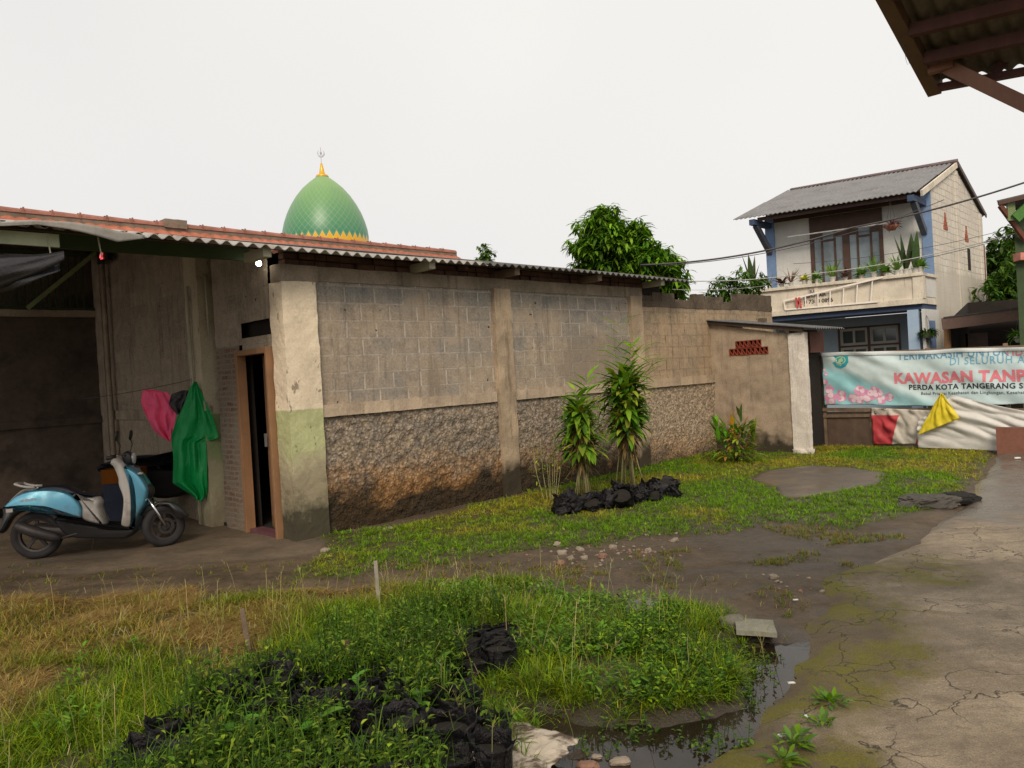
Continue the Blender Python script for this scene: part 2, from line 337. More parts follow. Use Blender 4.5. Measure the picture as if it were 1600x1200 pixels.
road_px = [(1566, 700), (1548, 722), (1512, 772), (1490, 800), (1448, 822), (1425, 845), (1372, 868), (1290, 902), (1283, 918), (1290, 948), (1275, 975), (1278, 1002), (1242, 1065), (1182, 1130), (1095, 1200)]
P_ROAD = np.vstack([gp(road_px), [[-.2, 2.0, 0], [-.2, -6, 0], [14, -6, 0], [14, 8.5, 0], [10.5, 10.2, 0]]])
P_LAWN = gp([(440, 905), (500, 872), (505, 838), (620, 822), (700, 802), (860, 762), (1118, 700), (1150, 716), (1240, 700), (1300, 694), (1562, 700), (1545, 722), (1512, 765), (1455, 795), (1405, 812), (1330, 830), (1280, 822), (1200, 815), (1110, 838), (1010, 838), (930, 852), (850, 856), (760, 872), (690, 884), (600, 890), (540, 908)])
P_PAD = gp([(1172, 752), (1200, 738), (1270, 731), (1340, 736), (1388, 744), (1372, 758), (1318, 770), (1262, 782), (1222, 780), (1212, 766)])
P_SPARSE = gp([(1110, 838), (1190, 822), (1290, 826), (1390, 842), (1380, 868), (1290, 885), (1190, 880)])
P_NEAR = gp([(-260, 960), (0, 952), (120, 958), (210, 945), (340, 938), (500, 942), (600, 925), (720, 915), (850, 908), (900, 925), (940, 938), (1010, 940), (1110, 955), (1160, 985), (1160, 1012), (1215, 1000), (1225, 1020), (1195, 1036), (1150, 1046), (1130, 1085), (1095, 1120), (1000, 1128), (900, 1140), (830, 1130), (790, 1300), (-300, 1300)])
P_WATER = gp([(1212, 985), (1275, 1005), (1290, 1020), (1255, 1070), (1215, 1110), (1160, 1155), (1080, 1215), (880, 1230), (880, 1190), (905, 1160), (800, 1100), (860, 1092), (960, 1112), (1070, 1100), (1130, 1090), (1155, 1040), (1120, 1015), (1110, 995), (1170, 1000)])
P_BAGS = gp([(655, 975), (785, 970), (800, 1008), (725, 1030), (690, 1062), (715, 1090), (790, 1118), (800, 1175), (700, 1290), (140, 1290), (280, 1130), (450, 1050), (600, 1000)], .14)
# tensor grid, fine near the camera and coarse to the horizon
def axis(lo, hi, st, far):
    a = list(np.arange(lo, hi + 1e-6, st)); s_ = st
    while a[-1] < far: s_ *= 1.28; a.append(a[-1] + s_)
    s_ = st
    while a[0] > -far: s_ *= 1.28; a.insert(0, a[0] - s_)
    return np.array(a)
gx = axis(-7, 9.5, .06, 600); gy = axis(1.6, 15.5, .05, 600)
X, Y = np.meshgrid(gx, gy)
def ground_z(X, Y):
    z = (fbm(X, Y, 1.2, 3) - .5) * .05 + (fbm(X, Y, 7, 5) - .5) * .018
    z = z - .035 * np.clip(poly_sd(P_ROAD, X, Y) / .25 + .6, 0, 1) - .085 * np.clip(poly_sd(P_WATER, X, Y) / .16 + .45 + (fbm(X, Y, 5, 9) - .5) * 2.2, 0, 1)
    near = np.clip(poly_sd(P_NEAR, X, Y) / .5, 0, 1) * .03; lawn = np.clip(poly_sd(P_LAWN, X, Y) / .3, 0, 1) * .02
    rut = -.03 * np.exp(-((poly_sd(P_NEAR, X, Y) + .45 + (fbm(X, Y, 1, 21) - .5) * .5) / .16) ** 2)
    return z + near + lawn + rut
Z = ground_z(X, Y); far = np.clip((np.hypot(X, Y - 8) - 14) / 10, 0, 1); Z = Z * (1 - far) - .03 * far
ny, nx_ = X.shape
V = np.stack([X, Y, Z], -1).reshape(-1, 3); idx = np.arange(ny * nx_).reshape(ny, nx_)
Fq = np.stack([idx[:-1, :-1], idx[:-1, 1:], idx[1:, 1:], idx[1:, :-1]], -1).reshape(-1, 4)
def np_mesh(name, V, F, mats, colr=None, smooth=True, parent=None):
    me = bpy.data.meshes.new(name); k = F.shape[1]
    me.vertices.add(len(V)); me.vertices.foreach_set('co', np.asarray(V, np.float32).ravel())
    me.loops.add(F.size); me.loops.foreach_set('vertex_index', F.astype(np.int32).ravel())
    me.polygons.add(len(F)); me.polygons.foreach_set('loop_start', np.arange(0, F.size, k, dtype=np.int32))
    if smooth: me.polygons.foreach_set('use_smooth', np.ones(len(F), bool))
    me.update(calc_edges=True)
    if not isinstance(mats, (list, tuple)): mats = [mats]
    for m_ in mats: me.materials.append(m_)
    if colr is not None:
        a = me.color_attributes.new('col', 'FLOAT_COLOR', 'POINT'); c = np.ones((len(V), 4), np.float32); c[:, :3] = colr; a.data.foreach_set('color', c.ravel())
    o = bpy.data.objects.new(name, me); col.objects.link(o); o.parent = parent; return o
# masks: R soil under grass, G wetness, B tan porch floor / straw
mR = np.clip(np.maximum(poly_sd(P_LAWN, X, Y), np.maximum(poly_sd(P_NEAR, X, Y), -9)) / .3 + .5, 0, 1)
mG = np.clip(poly_sd(P_WATER, X, Y) / .5 + 1, 0, 1) * .9 + .55 * np.clip(poly_sd(P_SPARSE, X, Y) / .8 + 1, 0, 1)
mB = np.clip(1 - (X + 2.3) / .9, 0, 1) * np.clip((Y - 6.9) / .6, 0, 1)
def ground_mat():
    g = G('ground'); a = g.attr('col'); s_ = g.n('ShaderNodeSeparateColor', {0: a}).outputs
    n1 = g.noise(1.6, 6, .6); n2 = g.noise(11, 6, .7); n3 = g.noise(70, 4, .7); lr = g.noise(2.5, 5, .6, g.sc(g.co(), .35, 1.6, 1))
    c = g.mix(g.mr(n1, .35, .65), (.062, .042, .024), (.108, .075, .043)); c = g.mix(g.m('MULTIPLY', g.mr(lr, .45, .65), .5), c, (.044, .034, .025))
    c = g.mix(1., c, g.ramp(n2, (.3, .7), (.7, 1.3)), 'MULTIPLY'); c = g.mix(1., c, g.ramp(n3, (.3, .75), (.7, 1.3)), 'MULTIPLY')
    n5 = g.noise(4.2, 7, .75, None, .5); c = g.mix(g.m('MULTIPLY', g.mr(n5, .5, .62), .4), c, (.13, .092, .055)); c = g.mix(g.m('MULTIPLY', g.mr(n5, .42, .34), .5), c, (.03, .023, .016)); peb = g.n('ShaderNodeTexVoronoi', {'Vector': g.co(), 'Scale': 34.}); pm = g.m('MULTIPLY', g.mr(peb.outputs['Distance'], .26, .12), g.mr(n2, .48, .60))
    c = g.mix(g.m('MULTIPLY', pm, .7), c, (.16, .13, .1))
    tn = g.mix(g.mr(n1, .4, .6), (.15, .11, .072), (.105, .08, .055)); tn = g.mix(1., tn, g.ramp(n2, (.3, .8), (.7, 1.2)), 'MULTIPLY')
    c = g.mix(g.mr(g.m('ADD', s_[2], g.m('MULTIPLY', g.m('SUBTRACT', n1, .5), .7)), .35, .6), c, tn)
    so = g.mix(g.mr(n2, .35, .65), (.045, .04, .016), (.085, .06, .03))
    c = g.mix(g.mr(g.m('ADD', s_[0], g.m('MULTIPLY', g.m('SUBTRACT', n2, .5), .8)), .4, .7), c, so)
    wet = g.mr(g.m('ADD', s_[1], g.m('MULTIPLY', g.m('SUBTRACT', n1, .5), 1.1)), .35, .85)
    c = g.mix(g.m('MULTIPLY', wet, .55), c, (.022, .018, .014))
    ro = g.mix(wet, g.mr(lr, .42, .62, .85, .5), (.28, .28, .28))
    h = g.m('ADD', g.m('MULTIPLY', n2, .6), g.m('MULTIPLY', n3, .25)); h = g.m('ADD', h, g.m('MULTIPLY', pm, .4))
    return g.done(c, ro, g.bump(h, .7, .03), 0, .4)
ground = np_mesh('ground', V, Fq, ground_mat(), np.stack([mR, mG, mB], -1).reshape(-1, 3)); tag(ground, kind='structure')

# ---- road: broken concrete slab with an uneven edge
rx = np.arange(-.3, 14.01, .07); ry = np.arange(-6, 13.2, .07); ry = np.where(ry < 1.5, ry, ry)
RX, RY = np.meshgrid(rx, ry); sdR = poly_sd(P_ROAD, RX, RY) + (fbm(RX, RY, 3, 31) - .5) * .16
RZ = .012 + (fbm(RX, RY, .9, 33) - .5) * .03 + (fbm(RX, RY, 9, 36) - .5) * .006 - .07 * np.clip(.12 - sdR, 0, .2) / .2
keep = (sdR[:-1, :-1] > -.06) | (sdR[1:, 1:] > -.06)
ridx = np.arange(RX.size).reshape(RX.shape); RF = np.stack([ridx[:-1, :-1], ridx[:-1, 1:], ridx[1:, 1:], ridx[1:, :-1]], -1)[keep]
wetm = np.clip((RY - 6.2 + (fbm(RX, RY, .8, 41) - .5) * 2.) / 1.5, 0, 1)
moss = np.clip(1 - (sdR - .25 + (fbm(RX, RY, 1.6, 44) - .5) * 1.1) / .6, 0, 1) * np.clip((6.4 - RY) / .8, 0, 1)
def road_mat():
    g = G('road concrete'); s_ = g.n('ShaderNodeSeparateColor', {0: g.attr('col')}).outputs
    n1 = g.noise(1.3, 6, .62); n2 = g.noise(9, 6, .7); n3 = g.noise(80, 4, .7); ns = g.noise(2.2, 6, .65, g.sc(g.co(), .5, 1.8, 1))
    c = g.mix(g.mr(n1, .36, .64), (.19, .148, .10), (.36, .285, .195)); c = g.mix(g.m('MULTIPLY', g.mr(ns, .5, .62), .5), c, (.13, .10, .066)); ns2 = g.noise(5.5, 7, .72, None, .8); c = g.mix(g.m('MULTIPLY', g.mr(ns2, .52, .62), .5), c, (.14, .108, .07))
    c = g.mix(1., c, g.ramp(n2, (.3, .78), (.7, 1.2)), 'MULTIPLY'); c = g.mix(1., c, g.ramp(n3, (.3, .82), (.7, 1.18)), 'MULTIPLY')
    n5r = g.noise(2.6, 7, .7); mo = s_[1]; mn_ = g.m('ADD', mo, g.m('MULTIPLY', g.m('SUBTRACT', n2, .5), 1.0))
    c = g.mix(g.m('MULTIPLY', g.mr(mn_, .2, .9), .85), c, (.075, .052, .027)); c = g.mix(g.m('MULTIPLY', g.m('MULTIPLY', g.mr(mn_, .35, .8), g.mr(n5r, .42, .56)), .9), c, g.mix(n3, (.06, .06, .004), (.18, .15, .008)))
    dv = g.n('ShaderNodeVectorMath', {0: g.co(), 1: g.n('ShaderNodeVectorMath', {0: g.n('ShaderNodeTexNoise', {'Vector': g.co(), 'Scale': 2.4, 'Detail': 5.}).outputs['Color'], 1: (.9, .9, .9)}, operation='MULTIPLY').outputs[0]}, operation='ADD').outputs[0]
    vo = g.n('ShaderNodeTexVoronoi', {'Vector': dv, 'Scale': 2.1}, feature='DISTANCE_TO_EDGE').outputs['Distance']
    ck = g.m('MULTIPLY', g.mr(vo, .014, .003), g.mr(g.noise(1.3, 5), .44, .54)); c = g.mix(g.m('MULTIPLY', ck, .85), c, (.03, .024, .016)); sp = g.noise(150, 2, .5); c = g.mix(1., c, g.ramp(sp, (.35, .72), (.65, 1.2)), 'MULTIPLY'); pit = g.mr(g.noise(26, 3, .6), .66, .72); c = g.mix(g.m('MULTIPLY', pit, .6), c, (.05, .04, .028))
    wt = g.mr(g.m('ADD', s_[0], g.m('MULTIPLY', g.m('SUBTRACT', n1, .5), .9)), .4, .7); c = g.mix(g.m('MULTIPLY', wt, .72), c, (.075, .064, .055))
    ro = g.mix(wt, g.mr(n2, .3, .7, .7, .9), g.mr(n1, .4, .6, .14, .36)); h = g.m('SUBTRACT', g.m('ADD', g.m('MULTIPLY', n2, .5), g.m('MULTIPLY', n3, .25)), ck)
    return g.done(c, ro, g.bump(h, g.mr(wt, 0., 1., .6, .25), .015), 0, .4)
road = np_mesh('road', np.stack([RX, RY, RZ], -1).reshape(-1, 3), RF, road_mat(), np.stack([wetm, moss, moss * 0], -1).reshape(-1, 3)); tag(road, kind='structure')

# ---- puddle: one flat sheet of water lying in the dip between grass and road
pw = P_WATER[:, :2]; lo, hi = pw.min(0) - .35, pw.max(0) + .35
def water_mat():
    g = G('puddle water'); n = g.noise(3, 3); n2 = g.noise(22, 3)
    c = g.mix(g.mr(g.noise(1.9, 5, .6), .42, .6), (.018, .013, .008), (.04, .03, .02))
    return g.done(c, .04, g.bump(g.m('ADD', n, g.m('MULTIPLY', n2, .15)), .12, .01), 0, .5, IOR=1.33)
wm = MB(); wm.grid(lambda u, v: (lo[0] + u * (hi[0] - lo[0]), lo[1] + v * (hi[1] - lo[1]), -.052), 6, 6)
tag(wm.build('puddle', water_mat()), kind='structure')

# ---- bare cement pad in the lawn
def pad():
    c = P_PAD.mean(0)[:2]; vs = []; ring = []
    for k in range(48):
        t = 2 * math.pi * k / 48; d = np.array([math.cos(t), math.sin(t)]); lo_, hi_ = 0, 3.
        for _ in range(18):
            mid = (lo_ + hi_) / 2; q = c + d * mid
            if poly_sd(P_PAD, np.array([q[0]]), np.array([q[1]]))[0] > 0: lo_ = mid
            else: hi_ = mid
        ring.append(lo_ * (1 + .05 * mn.noise(Vector((d[0] * 3, d[1] * 3, 0)))))
    m = MB()
    for j, (s_, z_) in enumerate(((.0, .046), (.5, .046), (.9, .044), (1., .036), (1.02, -.03))):
        for k in range(48):
            t = 2 * math.pi * k / 48; m.v.append((c[0] + math.cos(t) * ring[k] * s_, c[1] + math.sin(t) * ring[k] * s_, z_))
    for j in range(4):
        for k in range(48): m.f.append((j * 48 + k, j * 48 + (k + 1) % 48, (j + 1) * 48 + (k + 1) % 48, (j + 1) * 48 + k)); m.m.append(0)
    g = G('pad cement'); a = g.noise(2, 6, .6); b = g.noise(30, 5, .7)
    cc = g.mix(g.mr(a, .35, .65), (.13, .095, .062), (.09, .075, .06)); cc = g.mix(1., cc, g.ramp(b, (.3, .8), (.7, 1.15)), 'MULTIPLY')
    return tag(m.build('concrete_pad', g.done(cc, g.mr(a, .4, .6, .3, .6), g.bump(b, .3, .01)), smooth=True), kind='structure')
pad()

# ================================================================== the block building (local x along its long wall, y inward)
RW = TH
def wthing(name, label, cat, p=(0, 0, 0), group=None): return thing(name, label, cat, Wp(*p), RW, group)
def rough_panel(x0, x1, z0, z1, amp=.03, y=0., step=.028, seed=0, axis='x'):
    def fn(u, v):
        a = x0 + u * (x1 - x0); z = z0 + v * (z1 - z0); q = Vector((a * 12, z * 12, seed))
        n = mn.noise(q) + .6 * mn.noise(q * 2.3) + .35 * mn.noise(q * 5.)
        e = min(1, (z1 - z) / .05) if z1 < 2 else 1
        d = y - amp * (.55 + .7 * n) * e + .02 * mn.noise(Vector((a * .7, z * .9, 4)))
        return (a, d, z) if axis == 'x' else (d, a, z)
    return MB().grid(fn, int((x1 - x0) / step), int((z1 - z0) / step))
def flat_panel(x0, x1, z0, z1, y=0., amp=.006, step=.05, axis='x', seed=3):
    return rough_panel(x0, x1, z0, z1, amp, y, step, seed, axis)

bl = wthing('block_building', 'long low grey block building with rough-cast base and corrugated sheet roof, door ajar', 'building')
rough_panel(.36, 6.16, -.12, 1.275).build('rough_base', M['rough'], bl, smooth=True)
flat_panel(.38, 6.16, 1.38, 2.75, .0).build('block_wall', M['block'], bl, smooth=True)
MB().wbox(.36, 3.0, -.05, .05, 1.27, 1.40, .05, .005).wbox(3.36, 5.98, -.05, .05, 1.27, 1.40, .05, .005).build('ledge', M['band'], bl, smooth=False)
MB().wbox(.40, 6.40, -.018, .10, 2.74, 2.90, .06, .006).build('top_band', M['topband'], bl)
for x0, x1 in ((3.04, 3.34), (6.02, 6.32)): MB().wbox(x0, x1, -.065, .05, -.1, 2.76, .06, .008).build('pilaster', M['pilaster'], bl)
MB().wbox(.0, .40, -.075, .2, -.12, 2.72, .05, .010, 5).build('corner_pillar', M['cornerpaint'], bl)
MB().wbox(.0, .44, -.06, .15, 2.722, 2.90, .05, .008).build('pillar_cap', M['topband'], bl)
eb = MB()                                                       # ragged brick infill under the eave
xx = .1
while xx < 6.3:
    L = random.uniform(.14, .24)
    for zc in (2.905, 2.975, 3.045): eb.box(xx, xx + L - .012, random.uniform(.0, .05), .14, zc, zc + .058)
    xx += L
eb.build('eave_bricks', M['brick_b'], bl)
# porch side wall (x = 0 plane)
def face_a(x_, ylo, yhi, zlo, zhi, mat, name, amp=.008, step=.06):
    def fn(u, v):
        yy = yhi + u * (ylo - yhi); zt = zhi if zhi < 3 else 2.965 + .207 * (yy + .45); z = zlo + v * (zt - zlo); n = mn.noise(Vector((yy * 8, z * 8, 7))) + .6 * mn.noise(Vector((yy * 21, z * 21, 7)))
        return (x_ - amp * n, yy, z)
    return MB().grid(fn, max(2, int((yhi - ylo) / step)), max(2, int((zhi - zlo) / step))).build(name, mat, bl, smooth=True)
face_a(.0, .97, 1.60, -.1, 2.12, M['brick_a'], 'brick_wall', .012)
face_a(.0, .90, 1.60, 2.12, 3.5, M['block_a'], 'upper_wall')
face_a(.0, .2, .90, 2.36, 3.5, M['block_a'], 'upper_wall'); face_a(.0, .2, .90, 2.06, 2.19, M['block_a'], 'door_lintel')
face_a(.0, 2.12, 5.4, 1.40, 3.9, M['block_a'], 'porch_wall', .01); face_a(.0, 2.12, 5.4, -.1, 1.29, M['block_a'], 'porch_wall_base', .012)
MB().wbox(-.045, .05, 2.12, 5.4, 1.28, 1.42, .06, .005).build('porch_ledge', M['porchband'], bl)
box('vent', M['dark'], bl, .10, .14, .2, .92, 2.15, 2.40)  # near-black panel as the shade inside the vent opening
MB().wbox(-.13, .06, 1.72, 2.10, -.1, 3.36, .06, .008).build('porch_pillar', M['postpaint'], bl)
MB().wbox(-.10, .06, 5.40, 5.72, -.1, 3.8, .08, .008).build('porch_pillar', M['porchband'], bl)
MB().tube([(-.16, 1.93, .02), (-.165, 1.93, 1.4), (-.16, 1.93, 2.9)], .014).build('conduit', M['paleboard'], bl, smooth=True)
MB().tube([(-.06, 1.63, 2.3), (-.06, 1.63, 2.98)], .012).build('conduit', M['paleboard'], bl, smooth=True)
MB().tube([(-.1, 5.22, -.05), (-.1, 5.22, 2.0), (-.1, 5.2, 4.0)], .035, 10).build('drain_pipe', M['porchband'], bl, smooth=True)
# back porch wall (y = 5.7) with an opening fitted with green bars above
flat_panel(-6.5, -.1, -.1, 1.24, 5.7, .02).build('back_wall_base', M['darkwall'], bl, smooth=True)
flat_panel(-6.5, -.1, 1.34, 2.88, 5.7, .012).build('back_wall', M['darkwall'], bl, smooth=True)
MB().wbox(-6.5, -.1, 5.64, 5.75, 1.24, 1.345, .08, .006).build('back_ledge', M['darkwall'], bl)
MB().wbox(-6.5, -.1, 5.62, 5.8, 2.88, 2.98, .1, .006).build('sill_beam', M['porchband'], bl)
gr = MB()
gr.box(-6.5, -.1, 5.66, 5.72, 2.985, 3.03)
gr.box(-6.5, -.1, 5.66, 5.72, 3.82, 3.87)
xx = -3.2
while xx < -.2: gr.box(xx, xx + .022, 5.68, 5.70, 3.03, 3.82); xx += .095
gr.build('window_bars', M['greendark'], bl)
MB().beam((-1.05, 5.5, 2.99), (-.1, 5.45, 3.86), .05, .06).build('green_strut', M['greenpaint'], bl)
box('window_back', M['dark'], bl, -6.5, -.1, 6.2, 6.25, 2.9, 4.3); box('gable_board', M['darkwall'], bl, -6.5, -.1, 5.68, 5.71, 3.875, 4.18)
# enclosure: inner lining, far walls
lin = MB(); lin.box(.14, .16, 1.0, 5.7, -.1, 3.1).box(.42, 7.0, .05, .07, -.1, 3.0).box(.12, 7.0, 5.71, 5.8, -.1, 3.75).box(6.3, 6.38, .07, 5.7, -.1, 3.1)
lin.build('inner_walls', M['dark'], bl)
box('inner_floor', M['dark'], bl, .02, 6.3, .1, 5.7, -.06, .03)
# door: frame, and a leaf swung inward
fr = MB(); fr.beam((-.01, .955, 0), (-.01, .955, 2.06), .055, .11, up=(1, 0, 0)).beam((-.01, .235, 0), (-.01, .245, 2.06), .04, .11, up=(1, 0, 0)).box(-.06, .05, .27, .92, 1.995, 2.055)
fr.build('door_frame', M['doorwood'], bl, bevel=.004)
dl = MB(); a0 = rad(20); hx, hy = .05, .285
def dp(s_, t_, z): return (hx + s_ * math.sin(a0) - t_ * math.cos(a0), hy + s_ * math.cos(a0) + t_ * math.sin(a0), z)
def dbox(m, s0, s1, t0, t1, z0, z1):
    vs = [dp(s_, t_, z) for z in (z0, z1) for s_, t_ in ((s0, t0), (s1, t0), (s1, t1), (s0, t1))]
    m.add(vs, [(0, 3, 2, 1), (4, 5, 6, 7), (0, 1, 5, 4), (1, 2, 6, 5), (2, 3, 7, 6), (3, 0, 4, 7)])
dbox(dl, 0, .68, 0, .035, .02, 1.99); dbox(dl, .08, .6, .035, .045, .15, .9); dbox(dl, .08, .6, .035, .045, 1.05, 1.9)
door = dl.build('door', M['doorwood'], bl, bevel=.003)
hm = MB(); dbox(hm, .6, .63, .045, .075, .95, 1.1); hm.build('door_handle', M['metal'], door)
box('threshold', plain('threshold', (.12, .05, .06), .5), bl, -.03, .12, .27, .92, -.03, .045)

# roof of corrugated cement sheets; front edge at y = -.45
def roofp(x, s_, x0=-4.4, y1=6.15, sl=.207):
    d = 6.6 - s_; y = -.45 + d; return (x0 + x, y, 3.0 + sl * d + .012 * math.sin(x * .9) + .02 * max(0, (-1.9 - (x0 + x))) * 0)
SP = 1.9 + 4.4
corr(lambda x, y: roofp(x, y), 4.4 + 2.6, 6.6, .13, .020, .008).build('roof', M['sheet'], bl, smooth=True)
corr(lambda x, y: roofp(x + 7.0, y), 4.52, 6.6, .13, .019, .008).build('roof', M['sheet_dark'], bl, smooth=True)
for x in (-.28, 1.79, 3.2, 4.9, 6.50):
    bx = box('rafter_end', M['paleboard'] if x < 2 or x > 6 else M['wood'], bl, x - .045, x + .045, -.36, .06, 2.905, 3.0, bevel=.004)
MB().beam((-4.4, -.2, 3.04), (7.1, -.2, 3.04), .06, .06).build('purlin', M['darkwood'], bl)
MB().box(-2.0, -.14, .30, .34, 2.97, 3.12).build('green_fascia', M['greendark'], bl)  # green beam, its paint darkened for the deep shade under the roof
for y in (1.2, 2.8, 4.4): MB().beam((-4.4, y, 3.03 + .207 * y), (-.02, y, 3.03 + .207 * y), .05, .08).build('purlin', M['darkwood'], bl)
# pale fascia board under the raised sheet at the left
MB().box(-4.6, -2.10, -.36, -.33, 2.86, 2.965).build('porch_fascia', plain('pale green board', (.42, .46, .30), .6, .12, 3), bl)
LT = [(-4.6, 2.90, 2.87), (-3.2, 2.93, 2.90), (-2.55, 2.975, 2.95), (-2.29, 3.02, 2.99), (-2.07, 3.03, 2.97), (-1.88, 3.015, 2.935), (-1.72, 2.99, 2.90), (-1.50, 2.975, 2.95)]
def lip(u, v):
    x = -4.6 + u * 3.1; t = np.interp(x, [a[0] for a in LT], [a[1] for a in LT]); b = np.interp(x, [a[0] for a in LT], [a[2] for a in LT])
    if v <= .5: return (x, -.57 - .01 * math.sin(x * 9), b + (t - b) * v * 2)
    return (x, -.57 + (v - .5) * .9, t + (v - .5) * .17)
MB().grid(lip, 70, 8).build('edge_flashing', plain('flashing', (.27, .255, .23), .8, .2, 5, dirt=(.1, .09, .07)), bl, smooth=True, solid=.006)

# LED clock, lamp
lc = wthing('led_clock', 'small black clock with glowing red digits under the porch roof', 'clock', (-.14, 5.0, 3.74))
box('case', M['black_plastic'], lc, -.01, .06, -.22, .26, -.1, .12)
def emis(name, c, s_): g = G(name); return g.done((0, 0, 0), .5, None, Emission_Color=c + (1,), Emission_Strength=s_)
def textmesh(s_, size, bold=0., align='LEFT', spacing=1., shear=0.):
    cu = bpy.data.curves.new('txt', 'FONT'); cu.body = s_; cu.size = size; cu.align_x = align; cu.offset = bold; cu.space_character = spacing; cu.resolution_u = 3; cu.shear = shear
    o = bpy.data.objects.new('txt', cu); me = bpy.data.meshes.new_from_object(o)
    vs = [v.co.copy() for v in me.vertices]; fs = [tuple(p.vertices) for p in me.polygons]
    bpy.data.objects.remove(o); bpy.data.curves.remove(cu); bpy.data.meshes.remove(me); return vs, fs
vs, fs = textmesh('42', .2, .004); m = MB(); m.add([(-.016, .12 - v.x * .8, v.y * .7 - .05) for v in vs], fs); m.build('digits', emis('red digits', (1., .12, .12), 1.2), lc)
lp = wthing('ceiling_lamp', 'small lit white bulb lamp under the porch eave near the door', 'lamp', (-.12, .15, 2.95))
MB().lathe([(.0, .06), (.028, .06), (.03, -.0), (.0, -.0)], n=16).build('socket', M['paleboard'], lp, smooth=True)
MB().lathe([(.0, 0), (.022, -.004), (.030, -.022), (.027, -.04), (.015, -.052), (0, -.055)], n=16).build('bulb', emis('bulb glow', (1, .95, .8), 14), lp, smooth=True)
# rolled black tarpaulin hanging from the fascia
tr = wthing('rolled_tarpaulin', 'black plastic tarpaulin tied up in a sagging roll under the porch eave', 'tarpaulin', (-2.1, -.45, 2.8))
def tarp(u, v):
    x = -u * 2.4; zc = -.02 - .62 * u ** .85; r = .035 + .15 * min(1, u * 2.2) + .02 * math.sin(u * 9); t = v * 2 * math.pi
    n = mn.noise(Vector((u * 6, math.cos(t) * 2, math.sin(t) * 2))); n2 = mn.noise(Vector((u * 3, math.cos(t) * 5, math.sin(t) * 5)))
    return (x, math.cos(t) * r * .5 * (1 + .5 * n), zc + math.sin(t) * r * (1 + .35 * n + .3 * n2) - .05 * u)
MB().grid(tarp, 50, 30).build('roll', M['black_plastic'], tr, smooth=True)
def tarp2(u, v): 
    x = -.02 - u * 2.3; return (x, .03 + .03 * math.sin(u * 20 + v * 3), -.02 - .62 * u ** .85 - v * (.12 + .25 * u) + .01 * math.sin(u * 33))
MB().grid(tarp2, 50, 8).build('loose_sheet', M['black_plastic'], tr, smooth=True, solid=.003)
for x in (-.1, .28): MB().tube([(x, .05, .16), (x + .02, .05, .0)], .006).build('tie', M['paleboard'], tr)

# ================================================================== boundary wall beyond the building
bw = wthing('boundary_wall', 'sandy block wall with broken block coping between block building and small shed', 'wall', (6.4, 0, 0))
rough_panel(-.08, 4.4, -.12, 1.275, .02).build('rough_base', M['rough_old'], bw, smooth=True)
flat_panel(-.08, 4.45, 1.38, 2.60, .0).build('block_wall', M['block_old'], bw, smooth=True)
MB().wbox(-.08, 4.4, -.05, .05, 1.27, 1.41, .05, .005).build('ledge', M['pilaster'], bw)
MB().wbox(-.06, 4.45, -.012, .14, 2.60, 2.70, .06, .008).build('coping', M['topband_old'], bw)
xx = .0; cb = MB()
while xx < 3.2:
    L = random.uniform(.26, .4); h = random.choice([.09, .13, .16, .15, .05]) ; x1 = xx + L - .025
    if .9 < xx < 1.35: h = .045
    cb.wbox(xx, x1, .01, .11, 2.70, 2.70 + h, .06, .014, 9); xx += L
cb.wbox(3.1, 4.45, .0, .15, 2.70, 2.92, .06, .012)
cb.build('broken_blocks', M['topband_old'], bw)
MB().wbox(-.06, 4.45, .14, .2, -.1, 2.6, .3, .004).build('wall_back', M['topband_old'], bw)

# ================================================================== shed with lean-to roof, white pillar and narrow doorway
M['shed'] = concrete('shed render', (.36, .28, .20), .2, (.07, .055, .04), .5, .9, .42)
M['whitewash'] = concrete('whitewash', (.66, .60, .53), .1, (.3, .26, .2), .5)
sh = wthing('shed', 'small rendered shed with lean-to sheet roof, red vent blocks and whitewashed pillar', 'shed', (8.45, 0, 0))
# front (x = 0 in this frame), from y=-1.47 to y=0; vent openings cut out by building round them
def fa(y0, y1, z0a, z1a, z1b=None):
    def fn(u, v):
        yy = y1 + u * (y0 - y1); zt = z1a + ((z1b if z1b is not None else z1a) - z1a) * u; z = z0a + v * (zt - z0a)
        n = mn.noise(Vector((yy * 6, z * 6, 2))) + .6 * mn.noise(Vector((yy * 15, z * 15, 2))) + .35 * mn.noise(Vector((yy * 38, z * 38, 2))); return (-.012 * n, yy, z)
    return fn
MB().grid(fa(-1.47, .0, -.1, 1.72), 50, 50).grid(fa(-.36, .0, 1.72, 2.34, 2.25), 14, 16).grid(fa(-1.47, -1.10, 1.72, 2.11, 2.03), 12, 10).grid(fa(-1.10, -.36, 1.98, 2.25, 2.11), 20, 8).grid(fa(-.49, -.36, 1.85, 1.98), 6, 4).grid(fa(-1.10, -.98, 1.85, 1.98), 6, 4).build('front_wall', M['shed'], sh, smooth=True)
vb = MB()
def ventblock(y0, y1, z0, z1):
    t = .009; vb.box(-.012, .05, y0, y1, z0, z0 + t); vb.box(-.012, .05, y0, y1, z1 - t, z1)
    n = 3; 
    for k in range(n + 1): yy = y0 + (y1 - y0 - t) * k / n; vb.box(-.010, .05, yy, yy + t, z0 + t, z1 - t)
    for k in range(n):
        a = y0 + (y1 - y0) * k / n; b = y0 + (y1 - y0) * (k + 1) / n
        vb.beam((-.006, a + t, z0 + t), (-.006, b, z1 - t), .008, .02, up=(1, 0, 0))
for y0, y1 in ((-.73, -.49), (-.98, -.74)): ventblock(y0, y1, 1.855, 1.975)
for y0, y1 in ((-.60, -.36), (-.85, -.61), (-1.10, -.86)): ventblock(y0, y1, 1.725, 1.845)
vb.build('vent_blocks', plain('terracotta', (.28, .055, .028), .8, .25, 8), sh)
